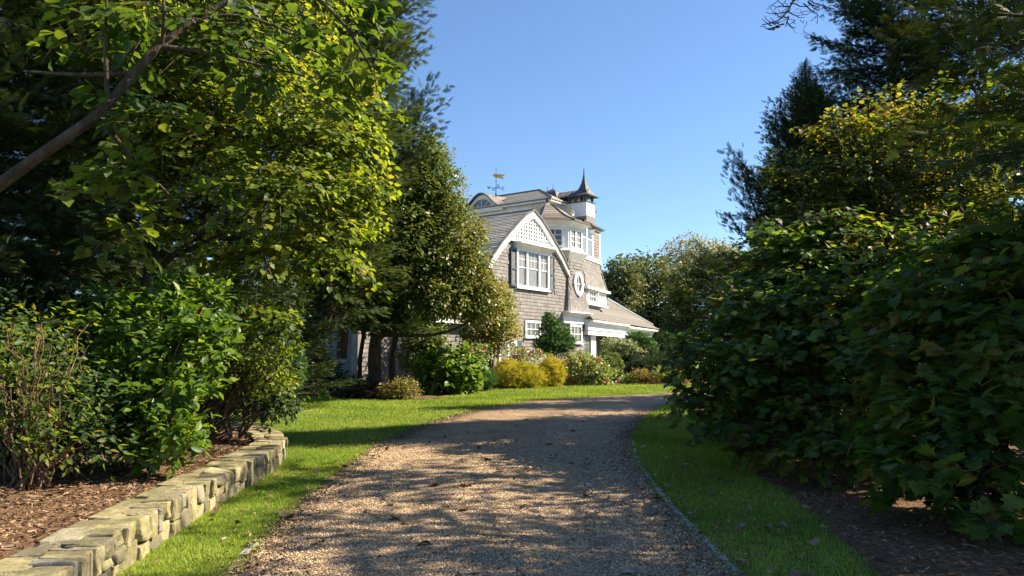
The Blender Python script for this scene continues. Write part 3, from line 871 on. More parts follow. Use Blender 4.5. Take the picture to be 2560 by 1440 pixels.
# ------------------------------------------------------------------ the house
HO = np.array([1.0, 37.0, 0.32])
class Frame:
    def __init__(s, o, ang):
        a = R(ang); s.o = np.array(o, float); s.t = np.array([math.cos(a), math.sin(a), 0]); s.n = np.array([-math.sin(a), math.cos(a), 0])
    def __call__(s, x, y, z):
        return s.o + s.t * x + s.n * y + np.array([0, 0, z]) - HO
HF = Frame(HO, 55)                    # x along the gable wall, -y out of it
WF = Frame(HF(5.25, 0, 0) + HO, 66)   # the wing beyond it bends away
house = empty('shingle_house', HO, 'large weathered cedar shingle house with white trim behind the garden', 'house')

class MB:
    def __init__(s): s.V, s.F, s.T = [], [], []
    def add(s, pts, faces, tint=0.5):
        k = len(s.V); s.V += [np.asarray(p) for p in pts]; s.T += [tint] * len(pts); s.F += [[k + i for i in f] for f in faces]; return s
    def box(s, fr, x0, x1, y0, y1, z0, z1, tint=0.5):
        p = [fr(x, y, z) for z in (z0, z1) for x, y in ((x0, y0), (x1, y0), (x1, y1), (x0, y1))]
        return s.add(p, [(0, 3, 2, 1), (4, 5, 6, 7), (0, 1, 5, 4), (1, 2, 6, 5), (2, 3, 7, 6), (3, 0, 4, 7)], tint)
    def prism_y(s, fr, poly, y0, y1, tint=0.5):
        """polygon in x,z extruded in y"""
        n = len(poly)
        p = [fr(x, y0, z) for x, z in poly] + [fr(x, y1, z) for x, z in poly]
        return s.add(p, [list(range(n))] + [list(range(2 * n - 1, n - 1, -1))] + [(i, i + n, (i + 1) % n + n, (i + 1) % n) for i in range(n)], tint)
    def prism_x(s, fr, poly, x0, x1, tint=0.5):
        """polygon in y,z extruded in x"""
        n = len(poly)
        p = [fr(x0, y, z) for y, z in poly] + [fr(x1, y, z) for y, z in poly]
        return s.add(p, [list(range(n))] + [list(range(2 * n - 1, n - 1, -1))] + [(i, i + n, (i + 1) % n + n, (i + 1) % n) for i in range(n)], tint)
    def build(s, name, mat, parent=house, smooth=False):
        me = new_mesh(name, np.array(s.V), s.F, M[mat] if isinstance(mat, str) else mat, np.array(s.T), smooth)
        import bmesh
        bm = bmesh.new(); bm.from_mesh(me); bmesh.ops.recalc_face_normals(bm, faces=bm.faces); bm.to_mesh(me); bm.free()
        return link(name, me, parent)

def bx(name, mat, fr, *a, parent=house):
    return MB().box(fr, *a).build(name, mat, parent)

def prof(x):
    """height of the curved gable's outer line at x"""
    return float(np.interp(abs(x), [0, .7, 1.3, 2.0, 2.75, 3.45, 4.1, 4.7, 5.3], [8.55, 8.2, 7.76, 7.2, 6.58, 5.88, 5.05, 4.1, 3.1]))
PX = np.array([0, .35, .7, 1.0, 1.3, 1.65, 2.0, 2.4, 2.75, 3.1, 3.45, 3.8, 4.1, 4.4, 4.7, 5.0, 5.3])

# gable wall
pts = [(-5.1, 0), (5.25, 0), (5.25, 3.3), (3.55, 3.3), (3.55, prof(3.55) - .05)]
pts += [(x, prof(x) - .06) for x in PX[::-1] if x < 3.5] + [(-x, prof(x) - .06) for x in PX[1:] if x < 5.1] + [(-5.1, 3.2)]
gable = MB().prism_y(HF, pts, 0.02, 0.3).build('gable_wall', 'wall_shingle')

holes = []   # x0,x1,z0,z1 on the gable plane
shingle_meshes = {}
def shingle_mesh(fr_ang, w, v):
    key = (fr_ang, w, v)
    if key not in shingle_meshes:
        a = R(fr_ang); t = np.array([math.cos(a), math.sin(a), 0]); nn = np.array([-math.sin(a), math.cos(a), 0])
        P = []
        for z, y in ((0, -.026), (.185, -.004)):
            for x in (-w / 2 + .003, w / 2 - .003):
                P.append(t * x + nn * y + np.array([0, 0, z]))
        for z, y in ((0, .02), (.185, .02)):
            for x in (-w / 2 + .003, w / 2 - .003):
                P.append(t * x + nn * y + np.array([0, 0, z]))
        shingle_meshes[key] = new_mesh('shingle', np.array(P), [(0, 1, 3, 2), (0, 4, 5, 1), (0, 2, 6, 4), (1, 5, 7, 3)], M['wall_shingle'], np.full(8, v))
    return shingle_meshes[key]

def shingles(parent, fr, ang, inside, x0, x1, z0, z1, yf=lambda z: 0.0, single=0, course=.17, blocked=()):
    """rows of wedge shingles; the first `single` as parts of their own, the rest joined"""
    rest = MB(); nsingle = 0
    z = z0
    rows = []
    while z < z1:
        x = x0 - rng.random() * .2
        while x < x1:
            w = float(rng.choice([.13, .17, .21, .25, .30]))
            if inside(x, z) and inside(x + w, z) and inside(x, z + .15) and inside(x + w, z + .15) and not any(x + w > h[0] and x < h[1] and z + .17 > h[2] and z < h[3] for h in blocked):
                rows.append((x + w / 2, z, w))
            x += w
        z += course
    order = rng.permutation(len(rows))
    solo = set(order[:single].tolist()) if single else set()
    for i, (xc, z, w) in enumerate(rows):
        v = round(float(np.clip(rng.normal(.5, .22), 0.05, .95)) * 6) / 6
        y = yf(z + .08); zj = z + rng.normal() * .004
        if i in solo:
            o = link('shingle', shingle_mesh(ang, w, v), parent); o.location = fr(xc, y, zj); nsingle += 1
        else:
            P = []
            for zz, yy in ((0, -.026), (.185, -.004)):
                for xx in (-w / 2 + .003, w / 2 - .003):
                    P.append(fr(xc + xx, y + yy, zj + zz))
            for zz, yy in ((0, .02), (.185, .02)):
                for xx in (-w / 2 + .003, w / 2 - .003):
                    P.append(fr(xc + xx, y + yy, zj + zz))
            rest.add(P, [(0, 1, 3, 2), (0, 4, 5, 1), (0, 2, 6, 4), (1, 5, 7, 3)], v)
    if rest.V:
        me = new_mesh('shingle_courses', np.array(rest.V), rest.F, M['wall_shingle'], np.array(rest.T))
        o = link('shingle_courses', me, parent); o['kind'] = 'stuff'

blk = [(-1.98, 2.05, 4.5, 6.9), (-.72, .80, 2.1, 3.1), (3.45, 4.95, 1.85, 3.1), (-3.0, -.95, 0, 2.1)]
shingles(gable, HF, 55, lambda x, z: (z < prof(x) - .3 and x < 3.5 or (x < 5.2 and z < 3.2)) and x > -5.0 and not (z > 6.8), -5.0, 5.2, .05, 8.0, single=300, blocked=blk)

# rake boards
for sg in (-1, 1):
    xs_ = [x for x in PX if x <= (3.5 if sg > 0 else 5.3)]
    outer = [(sg * x, prof(x)) for x in xs_]; inner = [(sg * x, prof(x) - .30 - .05 * min(1, x / 3)) for x in xs_][::-1]
    poly = outer + inner
    MB().prism_y(HF, poly, -.13, -.06).build('rake_board', 'white')
    MB().prism_y(HF, [(a, b - .30) for a, b in outer] + [(a, b - .36) for a, b in outer[::-1]], -.155, .02).build('rake_molding', 'white')
    # roof edge over the rake
    MB().prism_y(HF, [(a * 1.0 + sg * .03, b + .055) for a, b in outer] + [(a, b + .003) for a, b in outer[::-1]], -.20, .0).build('roof_edge', 'roof_shingle')
# gable roof in courses
roof = MB()
for sg in (-1, 1):
    prev = None
s_x = np.interp(np.arange(0, 7.2, .02), np.r_[0, np.cumsum(np.hypot(np.diff(PX), np.diff([prof(x) for x in PX])))], PX)
roofp = MB().prism_y(HF, [(-5.4, 3.0)] + [(-x - .01, prof(x) + .01) for x in PX[::-1]] + [(x + .01, prof(x) + .01) for x in PX[1:] if x < 4] + [(3.3, 3.0)], .31, 9.0).build('roof', 'roof_shingle')
arc = np.r_[0, np.cumsum(np.hypot(np.diff(PX), np.diff([prof(x) for x in PX])))]
s = .02; k = 0
while s < arc[-1] - .2:
    xa, xb = np.interp([s, s + .19], arc, PX)
    mbk = MB()
    y = -.18
    while y < 8.5:
        L = .9 + 1.4 * rng.random()
        za, zb_ = prof(xa) + .025, prof(xb) + .035 + .02 * rng.random()
        P = [HF(-xa - .01, y, za), HF(-xa - .01, min(y + L, 9) - .006, za), HF(-xb - .03, min(y + L, 9) - .006, zb_ + .015), HF(-xb - .03, y, zb_ + .015), HF(-xb - .03, min(y + L, 9) - .006, zb_ - .05), HF(-xb - .03, y, zb_ - .05)]
        mbk.add(P, [(0, 1, 2, 3), (3, 2, 4, 5)], float(np.clip(rng.normal(.5, .25), 0, 1)))
        y += L
    me = new_mesh('shingle_course', np.array(mbk.V), mbk.F, M['roof_lit'], np.array(mbk.T)); link('shingle_course', me, roofp)
    s += .17
MB().box(HF, -.10, .10, -.17, 9, 8.58, 8.63).build('ridge_board', 'grey_wood', roofp)

# lattice in the gable peak
lat = MB().prism_y(HF, [(-2.25, 6.9), (2.25, 6.9)] + [(x, prof(x) - .3) for x in (1.9, 1.3, .7, 0, -.7, -1.3, -1.9)], -.02, .03).build('lattice', 'lattice_back')
x = -2.05
while x < 2.1:
    top = min(prof(x - .06), prof(x + .06)) - .3
    if top > 7.0: MB().box(HF, x - .048, x + .048, -.066, -.046, 6.92, top).build('slat', 'white', lat)
    x += .228
z = 7.0
while z < 8.2:
    xr = float(np.interp(z + .35, [prof(q) for q in PX[::-1]], PX[::-1]))
    MB().box(HF, -xr, xr, -.045, -.024, z - .04, z + .04).build('slat', 'white', lat)
    z += .185
bx('lattice_sill', 'white', HF, -2.3, 2.3, -.14, .03, 6.80, 6.915)

# hood and triple window
MB().prism_x(HF, [(.02, 6.5), (-.10, 6.5), (-.16, 6.58), (-.42, 6.70), (-.46, 6.73), (-.46, 6.79), (.02, 6.84)], -1.62, 1.66).build('window_hood', 'white')

def window(fr, x0, x1, z0, z1, y, cols, rows, casing=.12, glass='glass', upper_only=False, sill=True, name='window'):
    w = empty_part(name)
    m = MB()
    for a in ((x0, x0 + casing, z0, z1), (x1 - casing, x1, z0, z1), (x0 + casing, x1 - casing, z1 - casing, z1), (x0 + casing, x1 - casing, z0, z0 + casing * .8)):
        m.box(fr, a[0], a[1], y - .06, y + .03, a[2], a[3])
    m.build('frame', 'white', w)
    ix0, ix1, iz0, iz1 = x0 + casing, x1 - casing, z0 + casing * .8, z1 - casing
    if sill: bx('sill', 'white', fr, x0 - .05, x1 + .05, y - .11, y + .02, z0 - .055, z0 - .002, parent=w)
    dx = (ix1 - ix0) / cols; dz = (iz1 - iz0) / rows
    for i in range(cols):
        for j in range(rows):
            o = MB().box(fr, ix0 + i * dx + .002, ix0 + (i + 1) * dx - .002, y - .012, y + .01, iz0 + j * dz + .002, iz0 + (j + 1) * dz - .002).build('pane', glass, w)
    for i in range(1, cols): bx('muntin', 'white', fr, ix0 + i * dx - .018, ix0 + i * dx + .018, y - .035, y - .013, iz0, iz1, parent=w)
    for j in range(1, rows): bx('muntin', 'white', fr, ix0, ix1, y - .032, y - .014, iz0 + j * dz - .018, iz0 + j * dz + .018, parent=w)
    return w
def empty_part(name):
    o = bpy.data.objects.new(name, None); C.objects.link(o); o.parent = house; return o

# triple sash window
tw = empty_part('triple_window')
m = MB()
for x0, x1 in ((-1.44, -1.31), (-.61, -.48), (.49, .62), (1.36, 1.49)):
    m.box(HF, x0, x1, -.10, .03, 4.62, 6.5)
m.box(HF, -1.44, 1.49, -.085, .03, 6.40, 6.50); m.box(HF, -1.31, 1.36, -.085, .03, 4.62, 4.72)
m.build('frame', 'white', tw)
bx('sill', 'white', HF, -1.5, 1.55, -.16, .02, 4.54, 4.617, parent=tw)
for x0, x1 in ((-1.31, -.61), (-.48, .49), (.62, 1.36)):
    bx('pane', 'curtain_glass', HF, x0, x1, -.03, .01, 5.62, 6.40, parent=tw)
    bx('pane', 'curtain_glass', HF, x0, x1, -.015, .01, 4.72, 5.58, parent=tw)
    bx('meeting_rail', 'white', HF, x0, x1, -.05, .0, 5.575, 5.625, parent=tw)
    nn = 3 if x1 - x0 > .9 else 2
    for i in range(1, nn):
        xx = x0 + (x1 - x0) * i / nn
        bx('muntin', 'white', HF, xx - .012, xx + .012, -.045, -.031, 5.63, 6.40, parent=tw)
    bx('muntin', 'white', HF, x0, x1, -.043, -.032, 5.995, 6.02, parent=tw)
# shutters
for x0, x1 in ((-1.93, -1.47), (1.53, 2.0)):
    sh = empty_part('shutter')
    m = MB()
    for a in ((x0, x0 + .07, 4.62, 6.46), (x1 - .07, x1, 4.62, 6.46), (x0 + .07, x1 - .07, 6.37, 6.46), (x0 + .07, x1 - .07, 4.62, 4.73), (x0 + .07, x1 - .07, 5.42, 5.5)):
        m.box(HF, a[0], a[1], -.09, -.035, a[2], a[3])
    m.build('frame', 'shutter', sh)
    for z0, z1 in ((4.73, 5.42), (5.5, 6.37)):
        z = z0 + .01
        while z < z1 - .05:
            MB().add([HF(x0 + .07, -.075, z), HF(x1 - .07, -.075, z), HF(x1 - .07, -.045, z + .055), HF(x0 + .07, -.045, z + .055), HF(x0 + .07, -.04, z), HF(x1 - .07, -.04, z)], [(0, 1, 2, 3), (0, 4, 5, 1)]).build('louver', 'shutter', sh)
            z += .058
window(HF, -.66, .73, 2.2, 3.03, -.0, 3, 2)
window(HF, 3.58, 4.88, 1.98, 2.97, -.03, 3, 2)
# french door and dark shutter low on the gable wall
fd = empty_part('french_door')
m = MB()
for a in ((-2.85, -2.73, 0, 2.0), (-2.18, -2.06, 0, 2.0), (-1.52, -1.40, 0, 2.0), (-2.73, -1.52, 1.88, 2.0)):
    m.box(HF, a[0], a[1], -.06, .03, a[2], a[3])
m.build('frame', 'white', fd)
for a in ((-2.73, -2.18), (-2.06, -1.52)): bx('pane', 'curtain_glass', HF, a[0], a[1], -.02, .01, .1, 1.88, parent=fd)
bx('dark_shutter', 'shutter', HF, -1.38, -1.0, -.07, -.03, .1, 2.0)

# flared bay with the oval window
ZB = np.array([3.6, 3.8, 4.2, 4.6, 5.1, 5.8, 6.55]); XL = np.array([3.12, 3.17, 3.24, 3.29, 3.34, 3.38, 3.38]); XR = np.array([5.5, 5.42, 5.3, 5.2, 5.08, 4.98, 4.96]); YB = np.array([-.27, -.24, -.20, -.17, -.14, -.12, -.12])
m = MB(); P = []
for z, a, b, y in zip(ZB, XL, XR, YB):
    P += [HF(a, .5, z), HF(a, y + .01, z), HF(b, y + .01, z), HF(b, .5, z)]
F = []
for i in range(len(ZB) - 1):
    for j in range(3): F.append((4 * i + j, 4 * i + j + 1, 4 * i + j + 5, 4 * i + j + 4))
bay = m.add(P, F).build('bay', 'wall_shingle')
yb = lambda z: float(np.interp(z, ZB, YB)); xl = lambda z: float(np.interp(z, ZB, XL)); xr = lambda z: float(np.interp(z, ZB, XR))
OC = (4.33, 5.2)
shingles(bay, HF, 55, lambda x, z: xl(z) - .01 <= x <= xr(z) + .01 and 3.6 < z < 6.6 and ((x - OC[0]) / .5) ** 2 + ((z - OC[1]) / .68) ** 2 > 1, 3.1, 5.55, 3.62, 6.6, yf=yb)
# oval window
ov = empty_part('oval_window')
def ellipse_ring(a0, b0, a1, b1, ya, yc, n=40):
    m = MB(); P = []
    th = np.linspace(0, 2 * math.pi, n, endpoint=False)
    for (a, b, y) in ((a0, b0, ya), (a0, b0, yc), (a1, b1, yc), (a1, b1, ya)):
        P += [HF(OC[0] + a * math.cos(q), yb(OC[1] + b * math.sin(q)) + y, OC[1] + b * math.sin(q)) for q in th]
    F = [(k * n + i, k * n + (i + 1) % n, ((k + 1) % 4) * n + (i + 1) % n, ((k + 1) % 4) * n + i) for k in range(4) for i in range(n)]
    return m.add(P, F)
ellipse_ring(.29, .44, .50, .66, .02, -.09).build('frame', 'white', ov)
th = np.linspace(0, 2 * math.pi, 40, endpoint=False)
MB().add([HF(OC[0] + .3 * math.cos(q), yb(OC[1]) - .02, OC[1] + .45 * math.sin(q)) for q in th], [list(range(40))]).build('pane', 'glass', ov)
for q in (0, .5, 1, 1.5):
    cx, cz2 = OC[0] + .44 * math.cos(q * math.pi), OC[1] + .60 * math.sin(q * math.pi)
    w, h = (.11, .06) if q in (0, 1) else (.06, .11)
    bx('keystone', 'white', HF, cx - w, cx + w, yb(cz2) - .12, yb(cz2) - .05, cz2 - h, cz2 + h, parent=ov)
bx('muntin', 'white', HF, OC[0] - .015, OC[0] + .015, yb(5.2) - .05, yb(5.2) - .022, 4.77, 5.63, parent=ov)
bx('muntin', 'white', HF, OC[0] - .28, OC[0] + .28, yb(5.2) - .045, yb(5.2) - .024, 5.185, 5.215, parent=ov)
# cornice under the bay
MB().prism_x(HF, [(.02, 3.02), (-.12, 3.02), (-.12, 3.36), (-.20, 3.42), (-.34, 3.46), (-.38, 3.48), (-.38, 3.53), (-.50, 3.57), (-.50, 3.62), (-.25, 3.66), (.02, 3.66)], 2.86, 5.36).build('cornice', 'white')
# cove under the turret
m = MB()
P = [HF(3.38, .3, 6.5), HF(3.38, -.13, 6.5), HF(4.96, -.13, 6.5), HF(4.96, .3, 6.5), HF(3.15, .3, 6.86), HF(3.15, -.38, 6.86), HF(5.15, -.38, 6.86), HF(5.15, .3, 6.86)]
m.add(P, [(0, 1, 5, 4), (1, 2, 6, 5), (2, 3, 7, 6)]).build('cove', 'white')

# octagonal turret
TC, AP = (4.03, 1.62), 1.80
def octo(ap, z, c=TC, n=8):
    r = ap / math.cos(math.pi / n)
    return [HF(c[0] + r * math.cos(2 * math.pi * (i + .5) / n - math.pi / 2), c[1] + r * math.sin(2 * math.pi * (i + .5) / n - math.pi / 2), z) for i in range(n)]
def loft(rings, n=8, cap=True):
    m = MB(); P = []; F = []
    for r_ in rings: P += r_
    for k in range(len(rings) - 1):
        F += [(k * n + i, k * n + (i + 1) % n, (k + 1) * n + (i + 1) % n, (k + 1) * n + i) for i in range(n)]
    if cap: F += [list(range(n))[::-1], [(len(rings) - 1) * n + i for i in range(n)]]
    return m.add(P, F)
tur = loft([octo(AP, 6.98), octo(AP, 8.42)]).build('turret', 'white')
loft([octo(AP + .17, 6.86), octo(AP + .17, 6.93), octo(AP + .05, 7.02)]).build('turret_base', 'white')
loft([octo(AP + .06, 8.18), octo(AP + .10, 8.3), octo(AP + .22, 8.36), octo(AP + .42, 8.42), octo(AP + .42, 8.48)]).build('turret_cornice', 'white')
tr = [(2.28, 8.49), (2.24, 8.53), (1.85, 8.68), (1.5, 8.86), (1.15, 9.10), (.8, 9.38), (.5, 9.58), (.28, 9.72), (.06, 9.85)]
rf = loft([octo(a, z) for a, z in tr]).build('turret_roof', 'roof_shingle')
for a0, z0, a1, z1 in [(x[0], x[1], y[0], y[1]) for x, y in zip(tr[1:-2], tr[2:-1])]:
    k = max(1, int(round(math.hypot(a0 - a1, z0 - z1) / .19)))
    for q in range(k):
        f0, f1 = q / k, (q + 1) / k
        ra, za = a0 + (a1 - a0) * f0, z0 + (z1 - z0) * f0; rb_, zb_ = a0 + (a1 - a0) * f1, z0 + (z1 - z0) * f1
        o_ = loft([octo(ra, za + .004), octo(ra + .012, za + .032), octo(rb_, zb_ + .012)], cap=False); o_.T = [float(np.clip(rng.normal(.5, .25), 0, 1))] * len(o_.V)
        o_.build('shingle_course', 'roof_shingle', rf)
r8 = (AP + .0) / math.cos(math.pi / 8)
# hips
for i in range(8):
    pth = [np.array(octo(a + .02, z + .03)[i]) for a, z in tr[:-1]]
    V, F = tube(pth, .05, .035, 5)
    link('hip_ridge', new_mesh('hip_ridge', V, F, M['lead']), rf)
V, F = tube([HF(TC[0], TC[1], z) for z in (9.75, 9.95, 10.0, 10.3, 10.8)], .06, .012, 6); link('finial', new_mesh('finial', V, F, M['iron']), rf)
V, F = tube([HF(TC[0], TC[1], z) for z in (9.9, 9.95, 10.02, 10.08)], .09, .09, 8); link('finial_ball', new_mesh('finial_ball', V, F, M['iron']), rf)
# turret windows: a frame per facet
def facet(i):
    """frame whose y=0 plane is facet i (0 faces the gable front)"""
    a = -math.pi / 2 + i * math.pi / 4
    c = (TC[0] + AP * math.cos(a), TC[1] + AP * math.sin(a))
    f = Frame(HF(c[0], c[1], 0) + HO, 55 + i * 45)
    return f
FB, FA = facet(0), facet(-1)
window(FB, -.62, -.02, 7.1, 8.12, -.0, 2, 3, .07)
window(FB, .02, .62, 7.1, 8.12, -.0, 2, 3, .07)
window(FA, -.42, .42, 7.12, 8.1, -.0, 2, 3, .07)

# third storey block behind, with its eyebrow dormer
bx('upper_wall', 'white', HF, 4.6, 9.0, 1.9, 9.2, 8.0, 10.02)
window(Frame(HF(4.6, 0, 0) + HO, 55 - 90), -6.5, -5.45, 8.9, 9.78, 0, 2, 2, .08)
window(Frame(HF(4.6, 0, 0) + HO, 55 - 90), -5.05, -4.05, 8.9, 9.78, 0, 2, 2, .08)
for zz in np.arange(8.6, 9.9, .14):
    bx('clapboard', 'white', HF, 4.575, 4.61, 3.0, 4.0, zz, zz + .125)
MB().box(HF, 4.2, 9.4, 1.5, 9.6, 10.0, 10.10).build('upper_soffit', 'white')
e = [(4.15, 1.45), (9.45, 1.45), (9.45, 9.65), (4.15, 9.65)]
P = [HF(x, y, 10.10) for x, y in e] + [HF(x, y, 10.16) for x, y in e] + [HF(6.3, 3.6, 11.22), HF(6.3, 7.6, 11.22)]
ur = MB().add(P, [(0, 1, 5, 4), (1, 2, 6, 5), (2, 3, 7, 6), (3, 0, 4, 7), (4, 5, 8), (5, 6, 9, 8), (6, 7, 9), (7, 4, 8, 9)]).build('upper_roof', 'roof_shingle')
for q in range(12):
    f0, f1 = q / 12, (q + 1) / 12
    za, zb_ = 10.16 + 1.06 * f0, 10.16 + 1.06 * f1
    def L2(a, b, f): return a + (b - a) * f
    m = MB(); tt = float(np.clip(rng.normal(.55, .25), 0, 1))
    for (a0, a1, b0, b1) in (((4.15, 1.45), (6.3, 3.6), (4.15, 9.65), (6.3, 7.6)), ((4.15, 1.45), (6.3, 3.6), (9.45, 1.45), (6.3, 3.6))):
        p0 = [L2(a0[0], a1[0], f0), L2(a0[1], a1[1], f0)]; p1 = [L2(b0[0], b1[0], f0), L2(b0[1], b1[1], f0)]
        p2 = [L2(b0[0], b1[0], f1), L2(b0[1], b1[1], f1)]; p3 = [L2(a0[0], a1[0], f1), L2(a0[1], a1[1], f1)]
        m.add([HF(*p0, za + .045), HF(*p1, za + .045), HF(*p2, zb_ + .012), HF(*p3, zb_ + .012), HF(*p0, za), HF(*p1, za)], [(0, 1, 2, 3), (0, 4, 5, 1)], tt)
    m.build('shingle_course', 'roof_lit', ur)
for a, b in (((4.15, 1.45, 10.2), (6.3, 3.6, 11.26)), ((9.45, 1.45, 10.2), (6.3, 3.6, 11.26)), ((6.3, 3.6, 11.26), (6.3, 7.6, 11.26)), ((4.15, 9.65, 10.2), (6.3, 7.6, 11.26))):
    V, F = tube([HF(*a), HF(*b)], .06, .06, 6); link('hip_ridge', new_mesh('hip_ridge', V, F, M['lead']), ur)
# eyebrow
EC = 6.42
ys_ = np.linspace(-1.5, 1.5, 31)
eb = lambda q: .92 * (0.5 + .5 * math.cos(math.pi * min(1, abs(q) / 1.45))) ** .8
m = MB()
poly = [(EC + q, 10.04 + eb(q)) for q in ys_] + [(EC + 1.5, 9.9), (EC - 1.5, 9.9)]
m.prism_x(HF, poly, 4.28, 4.5).build('eyebrow_dormer', 'white')
P, F = [], []
for q in ys_:
    P += [HF(4.08, EC + q, 10.14 + eb(q)), HF(6.2 , EC + q, max(11.05, 10.16 + eb(q))) if abs(q) < 1.2 else HF(4.6, EC + q, 10.42 + eb(q)), HF(4.08, EC + q, 10.05 + eb(q))]
for i in range(30):
    F += [(3 * i, 3 * i + 3, 3 * i + 4, 3 * i + 1), (3 * i, 3 * i + 2, 3 * i + 5, 3 * i + 3)]
MB().add(P, F).build('eyebrow_roof', 'roof_shingle')
fan = empty_part('fan_window')
aa = np.linspace(0, math.pi, 24)
MB().add([HF(4.26, EC + .78 * math.cos(q), 10.06 + .62 * math.sin(q)) for q in aa], [list(range(24))]).build('pane', 'glass', fan)
for q in np.linspace(0, math.pi, 5)[1:-1]:
    V, F = tube([HF(4.245, EC, 10.07), HF(4.245, EC + .77 * math.cos(q), 10.07 + .61 * math.sin(q))], .022, .022, 4); link('muntin', new_mesh('muntin', V, F, M['white']), fan)
V, F = tube([HF(4.245, EC + .8 * math.cos(q), 10.06 + .64 * math.sin(q)) for q in aa], .04, .04, 5); link('frame', new_mesh('frame', V, F, M['white']), fan)
V, F = tube([HF(4.245, EC + .2 * math.cos(q), 10.06 + .16 * math.sin(q)) for q in aa], .02, .02, 4); link('muntin', new_mesh('muntin', V, F, M['white']), fan)

# chimney slab with arch and belvedere
ch = empty_part('chimney')
m = MB()
m.box(HF, 6.0, 6.95, .24, 1.0, 8.3, 10.1); m.box(HF, 6.0, 6.95, 1.62, 3.1, 8.3, 10.1)
aq = np.linspace(0, math.pi, 10)
m.prism_x(HF, [(1.0, 10.1), (1.0, 9.55)] + [(1.31 - .31 * math.cos(q), 9.55 + .3 * math.sin(q)) for q in aq][1:-1] + [(1.62, 9.55), (1.62, 10.1)], 6.0, 6.95)
m.box(HF, 6.0, 6.95, 1.0, 1.62, 8.3, 9.2)
m.build('stack', 'white', ch)
for z in np.arange(9.3, 10.05, .15): MB().prism_y(HF, [(5.985, z), (6.965, z), (6.955, z + .145), (5.995, z + .145)], .205, .235).build('clapboard', 'white', ch)
MB().box(HF, 5.99, 6.96, .215, 1.05, 8.3, 9.27).build('shingle_base', 'wall_shingle', ch)
MB().box(HF, 5.93, 7.02, .17, 3.15, 10.10, 10.16).build('cap', 'lead', ch)
for x in (6.02, 6.8):
    for y in (.26, .95, 1.35, 1.75, 2.15, 2.55, 2.95): bx('post', 'lead', HF, x, x + .12, y, y + .12, 10.16, 10.46, parent=ch)
MB().prism_x(HF, [(-.02, 10.46), (3.32, 10.46), (3.32, 10.5), (-.02, 10.5)], 5.8, 7.15).build('belvedere_eave', 'lead', ch)
P = [HF(5.8, .1, 10.5), HF(7.15, .1, 10.5), HF(7.15, 3.3, 10.5), HF(5.8, 3.3, 10.5), HF(6.47, .3, 10.95), HF(6.47, 2.6, 10.95)]
MB().add(P, [(0, 1, 4), (1, 2, 5, 4), (2, 3, 5), (3, 0, 4, 5)]).build('belvedere_roof', 'lead', ch)
for y in (1.2, 1.45, 1.7, 1.95):
    V, F = tube([HF(5.79, y, 10.52), HF(6.47, y, 10.97)], .018, .018, 4); link('seam', new_mesh('seam', V, F, M['grey_wood']), ch)
def sq(c, a, z): return [HF(c[0] + a, c[1] - a, z), HF(c[0] + a, c[1] + a, z), HF(c[0] - a, c[1] + a, z), HF(c[0] - a, c[1] - a, z)]
loft([sq((6.47, .62), a, z) for a, z in ((.60, 10.47), (.59, 10.52), (.45, 10.64), (.31, 10.82), (.20, 11.06), (.125, 11.3), (.07, 11.55), (.035, 11.85), (.012, 12.25))], 4).build('spire', 'lead', ch)
loft([sq((6.47, 2.75), a, z) for a, z in ((.72, 10.5), (.56, 10.72), (.40, 11.0), (.1, 11.2), (.02, 11.24))], 4).build('cupola_roof', 'lead', ch)
V, F = tube([HF(6.47, 2.75, 11.1), HF(6.47, 2.75, 11.55)], .025, .01, 5); link('finial', new_mesh('finial', V, F, M['iron']), ch)

# wing: glazed upper storey
bx('wing_wall', 'wall_shingle', WF, -.6, 3.05, .04, 5.0, 3.2, 8.75)
for a in ((-.6, -.42), (.42, .62), (1.42, 1.72), (2.86, 3.09)):
    bx('corner_board', 'white', WF, a[0], a[1], -.03, .06, 6.96, 8.62)
bx('corner_board', 'white', WF, 3.05, 3.09, .061, .3, 6.96, 8.62)
bx('trim_band', 'white', WF, -.6, 3.12, -.06, .06, 6.70, 6.95)
bx('trim_band', 'white', WF, -.6, 3.12, -.05, .06, 8.60, 8.78)
for x0, x1 in ((-.42, .42), (.62, 1.42)):
    w = empty_part('window')
    bx('pane', 'curtain_glass', WF, x0, x1, .0, .03, 6.98, 7.9, parent=w)
    bx('pane', 'glass', WF, x0, x1, -.005, .03, 7.95, 8.6, parent=w)
    bx('muntin', 'white', WF, x0, x1, -.02, .03, 7.9, 7.95, parent=w)
shingles(house, WF, 66, lambda x, z: True, 1.74, 2.78, 7.0, 8.5)
# wing upper roof
P = [WF(-.5, -.22, 8.72), WF(3.25, -.22, 8.72), WF(3.25, 5.5, 8.72), WF(-.5, 5.5, 8.72), WF(-.5, -.25, 8.80), WF(3.3, -.27, 8.80), WF(3.3, 5.5, 8.80), WF(-.5, 5.5, 8.80), WF(-.5, 2.4, 9.75), WF(.9, 2.4, 9.75)]
MB().add([P[i] for i in (0, 1, 2, 3)] + [P[i] for i in (4, 5, 6, 7, 8, 9)], [(0, 1, 2, 3), (0, 1, 5, 4), (1, 2, 6, 5), (4, 5, 9, 8), (5, 6, 9), (6, 7, 8, 9)]).build('wing_roof', 'roof_shingle')
